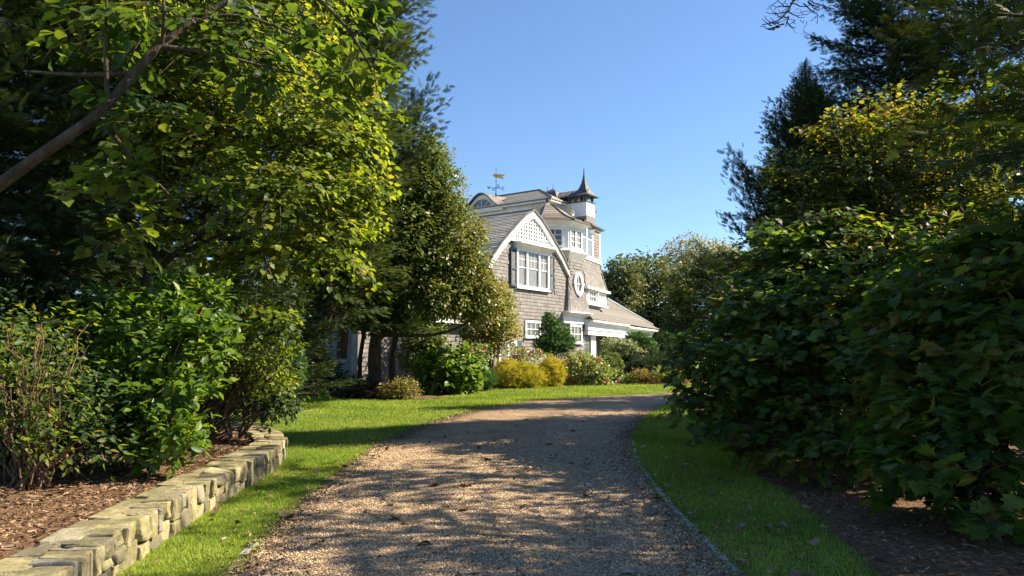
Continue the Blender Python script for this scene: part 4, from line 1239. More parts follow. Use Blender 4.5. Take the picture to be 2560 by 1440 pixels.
# mansard skirt
zt, zbm = 6.70, 5.15
def mans(z):
    f = (zt - z) / (zt - zbm); return -.0 - .14 * f ** 1.6, -.6 + .5 * f, 3.05 + .95 * f ** 1.3
rows_ = [zt, 6.3, 5.9, 5.5, zbm]
P, F = [], []
for z in rows_:
    y, a, b = mans(z); P += [WF(a, y + .02, z), WF(b, y + .02, z), WF(b, 3, z)]
for i in range(4):
    F += [(3 * i, 3 * i + 1, 3 * i + 4, 3 * i + 3), (3 * i + 1, 3 * i + 2, 3 * i + 5, 3 * i + 4)]
mn = MB().add(P, F).build('mansard', 'roof_shingle')
shingles(mn, WF, 66, lambda x, z: mans(z)[1] - .02 < x < mans(z)[2] and zbm < z < zt - .02, -.6, 4.1, zbm + .01, zt, yf=lambda z: mans(z)[0])
V, F = tube([WF(mans(z)[2], mans(z)[0], z) for z in rows_], .05, .05, 5); link('hip_ridge', new_mesh('hip_ridge', V, F, M['grey_wood']), mn)
# dormer band
bx('dormer_cornice', 'white', WF, -.2, 4.2, -.30, .3, 5.02, 5.15)
bx('dormer', 'white', WF, .3, 4.05, -.06, .6, 4.25, 5.02)
window(WF, .45, 1.85, 4.34, 5.0, -.07, 3, 2, .08)
bx('dormer_panel', 'white', WF, 2.0, 2.1, -.20, -.06, 4.3, 5.0)
bx('dormer_panel', 'white', WF, 3.55, 3.65, -.12, -.06, 4.3, 5.0)
bx('dormer_sill', 'white', WF, .2, 4.15, -.16, .5, 4.16, 4.25)
# lower roof over the porch
WG = Frame(WF(1.4, .45, 0) + HO, 66)
P = [WG(-1.55, -.95, 3.32), WG(14.7, -.95, 3.26), WG(7.7, 1.0, 5.1), WG(-.3, 1.0, 5.1), WG(14.7, 4, 3.26)]
lr = MB().add(P, [(0, 1, 2, 3), (1, 4, 2)]).build('porch_roof', 'roof_brown')
MB().add([P[0], P[3], WG(-.3, 1.0, 3.1), WG(-1.5, -.5, 3.1)], [(0, 1, 2, 3)]).build('roof_cheek', 'wall_shingle')
for q in range(11):
    f0, f1 = q / 11, (q + 1) / 11
    a0 = P[0] + (P[3] - P[0]) * f0; a1 = P[0] + (P[3] - P[0]) * f1; b0 = P[1] + (P[2] - P[1]) * f0; b1 = P[1] + (P[2] - P[1]) * f1
    o = np.array([0, 0, 1.0])
    MB().add([a0 + o * .045, b0 + o * .045, b1 + o * .015, a1 + o * .015, a0, b0], [(0, 1, 2, 3), (0, 4, 5, 1)], float(np.clip(rng.normal(.5, .2), 0, 1))).build('shingle_course', 'roof_brown', lr)
V, F = tube([P[1] + np.array([0, 0, .05]) + (P[2] - P[1]) * .14, P[2] + np.array([0, 0, .06])], .09, .09, 6); link('hip_flashing', new_mesh('hip_flashing', V, F, M['flash']), lr)
MB().prism_x(WG, [(-.5, 2.72), (-.72, 2.72), (-.72, 3.02), (-.82, 3.06), (-.82, 3.12), (-1.02, 3.17), (-1.02, 3.27), (-.5, 3.3)], -1.5, 6.2).build('porch_cornice', 'white')
MB().prism_x(WG, [(-.5, 2.62), (-.62, 2.62), (-.62, 2.94), (-.78, 2.99), (-.98, 3.08), (-.98, 3.19), (-.5, 3.22)], 6.2, 14.3).build('wing_cornice', 'white')
bx('porch_beam', 'white', WG, -1.35, 6.2, -.66, -.36, 2.46, 2.718)
bx('porch_column', 'white', WG, 4.75, 5.25, -.72, -.28, 0, 2.459)
bx('column_capital', 'white', WG, 4.66, 5.34, -.8, -.2, 2.30, 2.455)
bx('recess_wall', 'wall_shingle', WF, -.3, 7.6, 1.2, 1.4, 0, 3.2)
bx('porch_ceiling', 'white', WF, 0, 7.5, .1, 1.2, 2.9, 2.95)
bx('porch_return', 'white', WF, 1.75, 2.4, .10, 1.2, 0, 2.9)
dr = empty_part('entry_door')
bx('leaf', 'door_wood', WF, .25, 1.5, .18, .24, .35, 2.5, parent=dr)
for a in ((.05, .25, .2, 2.65), (1.5, 1.75, .2, 2.65), (.25, 1.5, 2.5, 2.65), (.25, 1.5, .2, .35)): bx('frame', 'white', WF, a[0], a[1], .1, .26, a[2], a[3], parent=dr)
for i in range(2):
    for j in range(2): bx('pane', 'glass', WF, .42 + i * .48, .84 + i * .48, .165, .178, 1.45 + j * .48, 1.87 + j * .48, parent=dr)
window(WF, 4.2, 5.6, .9, 2.6, 1.18, 2, 2, .12, glass='curtain_glass')
ew = bx('end_wall', 'wall_shingle', WG, 5.6, 13.6, -.48, 4.0, 0, 2.7)
shingles(ew, WG, 66, lambda x, z: True, 5.7, 13.4, .1, 2.55, yf=lambda z: -.49, course=.18, blocked=[(7.1, 8.7, .8, 2.5), (10, 11.2, .8, 2.5)])
window(WG, 7.2, 8.6, .9, 2.45, -.5, 2, 2, .12, glass='glass')
window(WG, 10.1, 11.1, .9, 2.45, -.5, 2, 2, .12, glass='glass')

# low wing to the near side of the gable, seen behind the tree
lw = bx('low_wall', 'wall_shingle', HF, -11.6, -5.1, .02, .3, 0, 2.75)
shingles(lw, HF, 55, lambda x, z: True, -11.4, -5.2, .05, 2.6, blocked=[(-9.0, -7.7, .8, 2.1)])
window(HF, -8.9, -7.8, .9, 2.0, 0, 3, 2)
bx('corner_board', 'grey_wood', HF, -11.66, -11.45, -.03, .3, 0, 2.75)
sd = bx('shade_wall', 'dark', HF, -11.6, -11.4, .3, 7.0, 0, 2.75)
for z in np.arange(.05, 2.6, .16):
    MB().prism_y(HF, [(-11.64, z), (-11.6, z), (-11.6, z + .15), (-11.615, z + .15)], .3, 7.0).build('clapboard', 'dark', sd)
P = [HF(-12, -.4, 2.7), HF(-5, -.4, 2.7), HF(-5, 3.6, 4.7), HF(-12, 3.6, 4.7), HF(-12, 7.4, 2.7), HF(-5, 7.4, 2.7)]
MB().add(P + [p + np.array([0, 0, .12]) for p in P], [(0, 1, 2, 3), (3, 2, 5, 4), (6, 7, 8, 9), (9, 8, 11, 10), (0, 1, 7, 6), (0, 3, 9, 6), (3, 4, 10, 9)]).build('low_roof', 'roof_shingle')
MB().prism_x(HF, [(-.42, 2.66), (-.3, 2.66), (-.3, 2.80), (-.42, 2.80)], -12, -5.2).build('fascia', 'white')
MB().add([HF(-11.6, .3, 2.75), HF(-11.6, 6.9, 2.75), HF(-11.6, 3.6, 4.6), HF(-11.4, .3, 2.75), HF(-11.4, 6.9, 2.75), HF(-11.4, 3.6, 4.6)], [(0, 1, 2), (3, 5, 4)]).build('end_gable', 'dark')

# weather vane on the ridge of the eyebrow
vb = HF(4.75, 5.72, 10.62) + HO
vane = empty('weather_vane', vb, 'iron weather vane with gilded swallowtail banner on the upper roof', 'weather vane')
V, F = tube([np.array([0, 0, z]) for z in (0, .3, .5, 1.0, 2.0)], .03, .012, 6); link('rod', new_mesh('rod', V, F, M['iron']), vane)
for z, r_ in ((.36, .075), (.75, .05), (1.15, .04), (1.98, .03)):
    a = np.linspace(0, math.pi, 7)
    pr = [np.array([0, 0, z - r_ * math.cos(q)]) for q in a]
    Vv = []; nS = 8
    for q in a:
        for b in range(nS): Vv.append((r_ * math.sin(q) * math.cos(b * 6.283 / nS), r_ * math.sin(q) * math.sin(b * 6.283 / nS), z - r_ * math.cos(q)))
    ii = np.arange(len(Vv)).reshape(7, nS)
    Ff = np.stack([ii[:-1], np.roll(ii[:-1], -1, 1), np.roll(ii[1:], -1, 1), ii[1:]], -1).reshape(-1, 4)
    link('ball', new_mesh('ball', Vv, Ff, M['iron'], smooth=True), vane)
LET = {'N': [(0, 0, 0, 1), (0, 1, 1, 0), (1, 0, 1, 1)], 'S': [(1, 1, 0, 1), (0, 1, 0, .5), (0, .5, 1, .5), (1, .5, 1, 0), (1, 0, 0, 0)], 'E': [(0, 0, 0, 1), (0, 1, 1, 1), (0, .5, .8, .5), (0, 0, 1, 0)], 'W': [(0, 1, .25, 0), (.25, 0, .5, .7), (.5, .7, .75, 0), (.75, 0, 1, 1)]}
for ltr, ang in (('E', 20), ('N', 110), ('W', 200), ('S', 290)):
    d = np.array([math.cos(R(ang)), math.sin(R(ang)), 0])
    V, F = tube([np.array([0, 0, .75]), d * .38 + np.array([0, 0, .75])], .013, .013, 5)
    arm = link('arm', new_mesh('arm', V, F, M['iron']), vane)
    Vs, Fs, k = [], [], 0
    xd = np.array([math.cos(R(20)), math.sin(R(20)), 0]) * (.16)
    for x0, z0, x1, z1 in LET[ltr]:
        p0 = d * .46 + xd * (x0 - .5) + np.array([0, 0, .66 + .18 * z0]); p1 = d * .46 + xd * (x1 - .5) + np.array([0, 0, .66 + .18 * z1])
        V, F = tube([p0, p1], .016, .016, 4); Vs.append(V); Fs.append(F + k); k += len(V)
    link('letter', new_mesh('letter', np.concatenate(Vs), np.concatenate(Fs), M['iron']), arm)
out = [(-.22, 1.53), (-.1, 1.62), (0, 1.60), (.3, 1.58), (.56, 1.53), (.36, 1.42), (.55, 1.26), (.25, 1.34), (0, 1.38), (-.1, 1.42)]
fx = np.array([math.cos(R(-8)), math.sin(R(-8)), 0]); fy = np.array([-fx[1], fx[0], 0])
nB = len(out)
V = [fx * x + np.array([0, 0, z]) + fy * .01 for x, z in out] + [fx * x + np.array([0, 0, z]) - fy * .01 for x, z in out]
link('banner', new_mesh('banner', V, [list(range(nB)), list(range(2 * nB - 1, nB - 1, -1))] + [(i, i + nB, (i + 1) % nB + nB, (i + 1) % nB) for i in range(nB)], M['gold']), vane)

# ------------------------------------------------------------------ planting behind the stone wall and along its side
def vb(px, Y, z=None):
    b = base_at(px, Y); b[2] += 0.35 if z is None else z
    return b

# leaning broad-leaved tree: its long bough crosses the upper corner of the view
base = np.array([-5.6, 5.6, 0.45])
e = empty('leaning_tree', base, 'dark leaning tree whose long bare bough crosses the upper left corner', 'tree')
tube_obj('trunk', e, base, [base - [0, 0, .1], (-5.5, 5.6, 1.2), (-5.2, 5.6, 1.9), at(-120, 540, 5.6)], .12, .055, M['bark'], 9)
bough = [at(-120, 540, 5.6), at(0, 462, 5.6), at(120, 375, 5.6), at(250, 285, 5.7), at(330, 190, 5.8), at(395, 115, 5.9), at(480, 55, 6.0), at(590, -10, 6.1), at(720, -90, 6.3), at(900, -170, 6.6)]
tube_obj('bough', e, base, bough, .050, .018, M['bark'], 8)
side = [[at(395, 115, 5.9), at(520, 130, 6.0), at(640, 160, 6.2), at(760, 190, 6.5)], [at(440, 80, 6.0), at(540, 30, 6.0), at(640, 40, 6.1), at(740, 90, 6.3)], [at(405, 110, 5.9), at(412, 50, 5.8), at(405, -40, 5.7)], [at(270, 260, 5.7), at(262, 120, 5.6), at(268, -30, 5.5)], [at(250, 285, 5.7), at(300, 370, 5.9), at(380, 440, 6.2), at(470, 540, 6.5)], [at(720, -60, 6.3), at(840, 30, 6.4), at(900, 110, 6.5), at(940, 200, 6.7)], [at(338, 182, 5.8), at(250, 190, 5.85), at(170, 186, 5.9), at(60, 178, 6.1)]]
for p in side:
    tube_obj('limb', e, base, polyline(p, 12), .022, .006, M['bark'], 6)
bl = [B(200, 90, 5.8, 110, 70, .5), B(330, 60, 5.8, 120, 60, .5), B(500, 60, 6.0, 120, 60, .5), B(680, 60, 6.2, 140, 70, .6), B(860, 80, 6.5, 110, 90, .6), B(600, 170, 6.1, 150, 60, .5), B(780, 200, 6.5, 90, 60, .5), B(390, 280, 5.9, 130, 70, .5), B(350, 430, 6.1, 120, 80, .5), B(480, 520, 6.5, 90, 70, .5), B(180, 480, 6.0, 110, 60, .5), B(290, 560, 6.2, 90, 60, .5), B(920, 170, 6.7, 50, 60, .4)]
plates(e, base, bl, 75, 14, .11, 'heart', LM['overhang'], .17, .5, 1.1, solo=300)

# understorey linden: the bright leafy mass
base = vb(330, 11.5)
bl = [B(560, 130, 10.5, 330, 150, 1.6), B(820, 330, 11, 150, 120, 1.3), B(700, 480, 10.5, 200, 110, 1.3), B(520, 330, 10.5, 230, 130, 1.3), B(800, 600, 11, 130, 90, 1.0), B(640, 650, 10.5, 110, 80, .9), B(360, 210, 10.5, 160, 110, 1.2), B(300, 420, 10.5, 150, 120, 1.0, .7), B(680, 780, 10.5, 70, 50, .6), B(900, 240, 11.5, 60, 90, .8), B(250, -60, 11, 300, 130, 1.4), B(700, -60, 11, 240, 130, 1.5), B(450, 600, 11, 140, 80, .9, .5), B(880, 480, 11, 90, 70, .8)]
tree('linden_tree', 'bright green broad-leaved tree spreading over the planting bed, sunlit leaves glowing', 'tree', base, [base + [0.1, 0, 1.2], at(400, 480, 11.2), at(480, 250, 11), at(540, 50, 11)], .11, bl,
     dict(plates=True, n_branch=980, per=21, size=.10, shape='heart', mat=LM['linden'], width=.26, droop=.55, reach=1.0), ntwig=4)

# cypress with feathery tips against the sky
conifer('cypress_tree', 'tall feathery green cypress with ragged sprays against the sky left of the house', vb(820, 21.5, 0), 14.5, 2.2, 2.8, 190, 'juniper', lambda u: .75 + .3 * math.sin(u * 2.6) if u < .85 else 2.2 * (1.02 - u), lean=(.5, 0), r0=.26, lo=0, hi=.75,
        extra=[(at(860, 120, 21.5), at(1060, 15, 21.3)), (at(860, 200, 21.5), at(1045, 100, 21.3)), (at(850, 260, 21.4), at(1000, 190, 21.2)), (at(860, 60, 21.5), at(1020, -40, 21.3))])
conifer('dark_juniper', 'dark juniper bough pointing right between the cypress and the round tree', vb(850, 23.5, 0), 9.0, 2.2, 2.4, 100, 'cedar', lean=(.7, 0), r0=.2,
        extra=[(at(910, 430, 23), at(1085, 238, 22.8)), (at(905, 460, 23), at(1070, 300, 22.7)), (at(900, 420, 23), at(1030, 250, 22.9)), (at(900, 520, 23), at(1060, 380, 22.7)), (at(890, 560, 23), at(1010, 440, 22.5)), (at(880, 480, 22.8), at(980, 330, 22.6)), (at(880, 620, 22.8), at(990, 540, 22.5))])
# dark cedars at the back of the bed
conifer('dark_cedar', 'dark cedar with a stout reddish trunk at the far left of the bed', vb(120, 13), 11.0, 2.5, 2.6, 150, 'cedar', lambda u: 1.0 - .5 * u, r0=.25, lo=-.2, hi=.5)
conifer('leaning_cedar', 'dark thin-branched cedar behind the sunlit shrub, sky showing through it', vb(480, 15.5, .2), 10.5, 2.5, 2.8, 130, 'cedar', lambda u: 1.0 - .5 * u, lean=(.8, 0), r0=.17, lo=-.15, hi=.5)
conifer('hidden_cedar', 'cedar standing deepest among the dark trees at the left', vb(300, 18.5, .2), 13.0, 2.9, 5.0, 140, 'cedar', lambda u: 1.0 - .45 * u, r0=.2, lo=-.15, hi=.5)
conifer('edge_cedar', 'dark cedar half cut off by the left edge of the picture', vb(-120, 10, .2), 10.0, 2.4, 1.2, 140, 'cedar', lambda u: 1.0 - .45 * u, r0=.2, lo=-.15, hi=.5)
for px, Y, top, lab in ((300, 14.2, 380, 'slim bare tree stem rising behind the sunlit shrub'), (390, 14.6, 330, 'slim forked tree stem between the two dark cedars')):
    b = vb(px, Y)
    t = empty('bare_sapling', b, lab, 'tree')
    tube_obj('trunk', t, b, [b - [0, 0, .1], at(px + 15, 760, Y), at(px + 40, 640, Y), at(px + 30, 500, Y), at(px + 60, top, Y)], .07, .02, M['bark_grey'], 7)
    for q in range(5):
        tube_obj('limb', t, b, curve(at(px + 30, 600 - q * 25, Y), at(px + 30 + rng.normal() * 110, 480 - q * 40, Y + rng.normal() * .6), .05), .022, .005, M['bark_grey'], 5)

# shady privets closing the back of the bed
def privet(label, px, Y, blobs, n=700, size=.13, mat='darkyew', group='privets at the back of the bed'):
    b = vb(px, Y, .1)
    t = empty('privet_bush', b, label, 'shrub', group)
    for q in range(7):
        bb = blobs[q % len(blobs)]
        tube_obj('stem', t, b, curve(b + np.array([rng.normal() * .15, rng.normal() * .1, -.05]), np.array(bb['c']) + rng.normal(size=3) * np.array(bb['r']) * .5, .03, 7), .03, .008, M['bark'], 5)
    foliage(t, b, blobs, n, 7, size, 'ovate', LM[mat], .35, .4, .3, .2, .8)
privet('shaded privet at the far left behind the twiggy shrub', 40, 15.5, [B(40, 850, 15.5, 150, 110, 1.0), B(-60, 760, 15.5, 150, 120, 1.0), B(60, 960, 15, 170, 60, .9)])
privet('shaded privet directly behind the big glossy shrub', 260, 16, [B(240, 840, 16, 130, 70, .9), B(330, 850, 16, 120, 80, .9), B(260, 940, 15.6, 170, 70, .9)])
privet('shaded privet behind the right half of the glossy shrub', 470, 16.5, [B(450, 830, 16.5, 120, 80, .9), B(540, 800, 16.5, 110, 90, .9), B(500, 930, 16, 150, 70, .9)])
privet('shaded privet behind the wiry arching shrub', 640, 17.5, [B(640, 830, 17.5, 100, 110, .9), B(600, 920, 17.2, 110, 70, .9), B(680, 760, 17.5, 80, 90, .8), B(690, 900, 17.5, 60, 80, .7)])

# evergreens between the bed and the house
conifer('dark_evergreen', 'dark shaggy evergreen between the bed and the shaded end of the house', vb(735, 20.5, 0), 7.5, 1.5, .6, 130, 'cedar', lambda u: 1.0 - .6 * u, r0=.15, lo=.1, hi=.8)
base = vb(715, 18, 0)
bl = [B(715, 925, 18, 36, 62, .55)]
tree('arborvitae', 'clipped green arborvitae standing at the end of the bed', 'shrub', base, [at(715, 900, 18)], .05, bl,
     dict(n_spray=420, per=6, size=.13, shape='frond', mat=LM['hinoki'], shell=.6, spray_len=.2, up=.6, droop=-.3, upnorm=.3), limbs=False)

# round hornbeam on the lawn in front of the house
base = base_at(938, 25.0)
bl = [B(1000, 620, 25, 165, 150, 2.3), B(1060, 470, 25, 95, 110, 1.5), B(1055, 375, 25, 48, 60, .8), B(1110, 610, 25, 110, 130, 1.6), B(930, 700, 25, 130, 90, 1.9), B(1150, 700, 25.3, 90, 80, 1.3), B(870, 660, 25, 90, 110, 1.5), B(1000, 500, 25, 120, 120, 1.7), B(1040, 740, 24.6, 150, 55, 1.5), B(900, 740, 24.8, 90, 70, 1.6), B(1200, 740, 25.5, 60, 60, 1.0)]
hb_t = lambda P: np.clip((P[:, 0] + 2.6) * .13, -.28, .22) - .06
tree('hornbeam_tree', 'dense round-crowned tree with bronze-tinged leaves hiding part of the gable', 'tree', base, [base + [0, 0, .6], at(938, 850, 25), at(950, 780, 25), at(985, 620, 25), at(1040, 430, 25)], .26, bl,
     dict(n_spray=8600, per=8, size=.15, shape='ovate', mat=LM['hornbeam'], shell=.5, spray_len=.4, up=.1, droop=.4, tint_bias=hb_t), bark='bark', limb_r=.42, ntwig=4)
for px, dy, lab in ((905, 0, 'slender stem left of the round tree trunk'), (985, .5, 'dark crooked stem right of the round tree trunk')):
    b = base_at(px, 25.3 + dy)
    t = empty('slim_stem', b, lab, 'tree')
    tube_obj('trunk', t, b, [b, at(px - 6, 900, 25.3 + dy), at(px + 4, 840, 25.3 + dy), at(px - 8, 760, 25.3 + dy), at(px + 20, 690, 25.3 + dy)], .13 if px > 950 else .08, .05, M['bark'], 7)
# long low limb swooping right
tube_obj('limb', bpy.data.objects['hornbeam_tree'], base, polyline([at(950, 838, 25), at(1010, 838, 24.9), at(1080, 842, 24.8), at(1140, 825, 24.8), at(1190, 795, 24.9)], 14), .07, .025, M['bark'], 6)
tube_obj('limb', bpy.data.objects['hornbeam_tree'], base, polyline([at(945, 845, 25), at(985, 820, 25), at(1040, 798, 25), at(1090, 790, 25)], 12), .12, .04, M['bark'], 7)

# shrubs and small trees in the foundation bed
def bush(name, label, px, Y, blobs, mat, size, shape, n, per=6, stem=.04, group=None, extra=None, cat='shrub', **kw):
    b = base_at(px, Y)
    args = dict(n_spray=n, per=per, size=size, shape=shape, mat=LM[mat], shell=.45, spray_len=.25, up=.4, droop=.1, upnorm=.7)
    args.update(kw)
    t = empty(name, b, label, cat, group)
    for q in range(4):
        bb = blobs[q % len(blobs)]
        tip = np.array(bb['c']) + rng.normal(size=3) * np.array(bb['r']) * .35
        tube_obj('stem', t, b, curve(b + np.array([rng.normal() * .05, rng.normal() * .05, -.05]), tip, .03, 7), stem, .008, M['bark'], 5)
    args.pop('solo', None)
    foliage(t, b, blobs, solo=kw.get('solo', 0), **args)
    return t

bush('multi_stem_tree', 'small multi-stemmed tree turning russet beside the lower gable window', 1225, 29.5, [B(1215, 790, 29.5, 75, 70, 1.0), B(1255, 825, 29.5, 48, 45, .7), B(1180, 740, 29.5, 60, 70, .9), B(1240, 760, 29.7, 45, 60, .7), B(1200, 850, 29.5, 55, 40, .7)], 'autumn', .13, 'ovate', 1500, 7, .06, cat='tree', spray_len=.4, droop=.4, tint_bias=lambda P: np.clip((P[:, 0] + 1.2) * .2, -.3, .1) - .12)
bush('lilac_bush', 'leafy green shrub against the wall right of the tree trunk', 1060, 27.2, [B(1060, 835, 27.2, 55, 50, .8), B(1035, 890, 27.2, 40, 45, .6), B(1085, 880, 27.0, 40, 40, .6)], 'hornbeam', .12, 'ovate', 700, 7, tint_bias=lambda P: -.1)
bush('broad_hydrangea', 'lush hydrangea with large bright green leaves at the lawn edge', 1120, 26.3, [B(1120, 915, 26.3, 80, 45, 1.0), B(1070, 935, 26.3, 45, 35, .7), B(1165, 930, 26.3, 42, 38, .7), B(1125, 950, 26.0, 70, 25, .8)], 'hydrangea', .23, 'heart', 330, 6, solo=220, spray_len=.4, droop=.35, upnorm=.9)
bush('russet_hydrangea', 'faded hydrangea with rust-brown heads under the small russet tree', 1190, 28.5, [B(1190, 890, 28.5, 45, 28, .5), B(1310, 888, 32, 60, 14, .5)], 'pale_hydrangea', .14, 'ovate', 160, 6)
bush('green_mound', 'small dark green mound between the hydrangea and the yellow shrub', 1212, 28.0, [B(1212, 945, 28, 26, 26, .4)], 'hinoki', .08, 'tuft', 260, 6)
bush('yellow_threadleaf', 'widest golden threadleaf shrub at the lawn edge below the gable', 1280, 30.0, [B(1275, 938, 30, 55, 36, .8), B(1315, 942, 30.2, 40, 32, .6)], 'yellow', .10, 'tuft', 1300, 6, spray_len=.2)
bush('yellow_threadleaf', 'small golden threadleaf shrub squeezed between two larger ones', 1340, 30.8, [B(1340, 945, 30.8, 30, 28, .5)], 'yellow', .10, 'tuft', 450, 6, spray_len=.2)
bush('yellow_threadleaf', 'tallest golden threadleaf shrub next to the faded hydrangeas', 1378, 31.3, [B(1378, 932, 31.3, 33, 36, .6)], 'yellow', .10, 'tuft', 700, 6, spray_len=.2, tint_bias=lambda P: .12)
def heads(t, b, spots, r):
    for p in spots:
        n = 26
        d = rng.normal(size=(n, 3)); d /= np.linalg.norm(d, axis=1)[:, None]
        V, F, T = scatter(OVATE, OVATE_F, np.asarray(p) - b + d * r * np.array([1, 1, .7]) * .6, rot_from(d + rng.normal(size=d.shape) * .4, rng.normal(size=d.shape)), np.full(n, r * .9), np.clip(rng.random() * .6 + rng.random(n) * .4, 0, 1))
        link('flower_head', new_mesh('flower_head', V, F, LM['bloom'], T), t)
hy = bush('mophead_hydrangea', 'pale leafed hydrangea full of faded pink and brown flower heads', 1462, 33.0, [B(1462, 930, 33, 60, 36, .8), B(1430, 940, 33, 40, 30, .6), B(1500, 945, 33, 35, 28, .6), B(1450, 905, 33.5, 45, 22, .6)], 'pale_hydrangea', .15, 'ovate', 750, 6, spray_len=.3)
heads(hy, base_at(1462, 33.0), [at(1462 + q[0], 930 + q[1], 32.4) for q in ((-60, -12), (-40, 10), (-22, -22), (-5, 6), (12, -20), (30, 4), (48, -14), (20, 24), (-15, 30), (-35, 34), (55, 22), (-50, -30), (-10, -38), (25, -38), (40, -30), (8, 40), (-25, 15))], .13)
rh = bpy.data.objects['russet_hydrangea']
heads(rh, base_at(1190, 28.5), [at(q[0], q[1], q[2]) for q in ((1175, 880, 28), (1190, 893, 28), (1205, 875, 28), (1160, 895, 28), (1290, 884, 31.6), (1310, 878, 31.6), (1330, 884, 31.6), (1350, 880, 31.6), (1300, 893, 31.4))], .13)
bx_b = base_at(1520, 34.3)
gl = bush('box_globe', 'clipped globe of boxwood at the lawn edge before the entry', 1520, 34.3, [B(1520, 918, 34.3, 35, 36, .65)], 'box', .065, 'ovate', 2200, 6, shell=.88, spray_len=.09, droop=0)
bush('hinoki_cypress', 'cone-shaped dark green hinoki cypress in front of the lower windows', 1387, 33.6, [B(1385, 860, 33.6, 48, 30, .8), B(1385, 830, 33.6, 36, 26, .6), B(1378, 806, 33.6, 20, 18, .35), B(1360, 868, 33.4, 24, 20, .5), B(1415, 860, 33.6, 20, 22, .5), B(1372, 796, 33.6, 10, 12, .2)], 'hinoki', .17, 'frond', 900, 7, .06, spray_len=.22, up=.5, droop=-.2, cat='tree')
bush('hinoki_cypress', 'low tiered hinoki cypress in front of the far wing', 1606, 37.5, [B(1600, 850, 37.5, 28, 16, .5), B(1615, 872, 37.5, 24, 22, .5), B(1585, 846, 37.5, 18, 10, .4)], 'hinoki', .18, 'frond', 380, 7, .06, spray_len=.22, up=.5, droop=-.2, cat='tree')
bush('silver_shrub', 'pale silvery shrub between the porch column and the far cypress', 1568, 37.0, [B(1568, 874, 37, 32, 24, .6), B(1540, 870, 37, 14, 18, .4), B(1519, 868, 37.5, 12, 22, .3)], 'silver', .12, 'ovate', 600, 6)
bush('dark_yew', 'dark rounded yew beside the clipped box globe', 1572, 37.2, [B(1568, 902, 37.2, 20, 24, .5), B(1582, 898, 37.2, 14, 22, .4)], 'darkyew', .12, 'tuft', 420, 6)
bush('dark_yew', 'broad shaded yew mound below the silvery shrub', 1600, 36.0, [B(1605, 920, 36, 36, 26, .7), B(1640, 915, 36.5, 34, 34, .7)], 'darkyew', .12, 'tuft', 600, 6)
bush('dark_yew', 'tall black-green yew at the end of the far wing', 1660, 40, [B(1660, 890, 40, 32, 60, .8), B(1680, 920, 40, 36, 36, .8)], 'darkyew', .15, 'tuft', 700, 6)
for k_, (px, py, rx, ry, mt, lab) in enumerate(((1573, 950, 24, 10, 'hydrangea', 'low light green perennial clump right of the box globe'), (1600, 938, 26, 10, 'rust', 'brown grassy perennial clump beneath the yew mound'), (1632, 948, 24, 11, 'rust', 'rust-coloured sedum clump in the middle of the far bed'), (1655, 936, 22, 13, 'pale_hydrangea', 'pale feathery perennial behind the sedum'), (1680, 950, 26, 12, 'darkred', 'dark red low perennial near the end of the far bed'), (1705, 944, 24, 12, 'yellow', 'yellow-green perennial closing the far bed'))):
    bush('perennial', lab, px, 34.2 + .3 * (k_ % 2), [B(px, py, 34.2, rx, ry, .35)], mt, .12, 'lance', 110, 6, .015, 'perennials in the far bed', cat='plant')
bush('dark_rhododendron', 'black-green rhododendron in front of the shaded house end', 800, 25.2, [B(790, 930, 25.2, 40, 50, .8), B(830, 945, 25.2, 34, 40, .7), B(765, 900, 25.0, 34, 60, .7)], 'darkyew', .14, 'lance', 700, 7)
bush('burgundy_shrub', 'dark burgundy shrub at the left foot of the round tree', 890, 24.2, [B(895, 972, 24.2, 42, 28, .6), B(865, 985, 24.2, 20, 18, .4), B(935, 978, 24.0, 26, 24, .5)], 'darkred', .10, 'ovate', 500, 6)
bush('barberry_shrub', 'orange and lime barberry shrub at the right foot of the round tree', 1008, 23.7, [B(1010, 975, 23.7, 38, 26, .5), B(975, 985, 23.7, 26, 22, .4)], 'rust', .085, 'ovate', 480, 6, tint_bias=lambda P: -.1)

# ------------------------------------------------------------------ background trees to the right of the house
def far_tree(label, px, Y, blobs, mat, size, shape, n, group='trees beyond the house', trunk=.2, **kw):
    b = base_at(px, Y)
    a = dict(n_spray=n, per=7, size=size, shape=shape, mat=LM[mat], shell=.35, spray_len=.8, up=.2, droop=.15, upnorm=.6); a.update(kw)
    nm = {'frond': 'cedar_tree'}.get(shape, 'oak_tree')
    tops = max(blobs, key=lambda q: q['c'][2])
    return tree(nm, label, 'tree', b, [b + (np.array(tops['c']) - b) * .5, tops['c']], trunk, blobs, a, group, limb_r=.35, ntwig=4)
far_tree('olive-green tree just past the far corner of the roof', 1545, 66, [B(1540, 700, 66, 40, 45, 2.4), B(1520, 730, 66, 30, 50, 2), B(1565, 690, 66, 45, 45, 2.4), B(1560, 770, 66, 60, 70, 2.6)], 'olive', .34, 'ovate', 800)
far_tree('broad grey-green tree in the middle of the far trees', 1625, 70, [B(1620, 690, 70, 60, 60, 3), B(1650, 740, 70, 70, 70, 3), B(1600, 780, 70, 80, 90, 3)], 'olive', .34, 'ovate', 1200, tint_bias=lambda P: -.1)
far_tree('tallest far tree, thin pale crown against the sky', 1720, 78, [B(1715, 630, 78, 50, 45, 2.4), B(1680, 655, 78, 45, 40, 2.4), B(1750, 640, 78, 45, 45, 2.4), B(1700, 700, 78, 70, 60, 3)], 'pale', .30, 'ovate', 650)
far_tree('far tree with an orange-brown top beside the conifer', 1805, 66, [B(1810, 645, 66, 55, 40, 2.2), B(1780, 690, 66, 60, 60, 2.4), B(1850, 690, 66, 50, 60, 2.2), B(1820, 770, 66, 70, 80, 2.6)], 'autumn', .28, 'ovate', 1100)
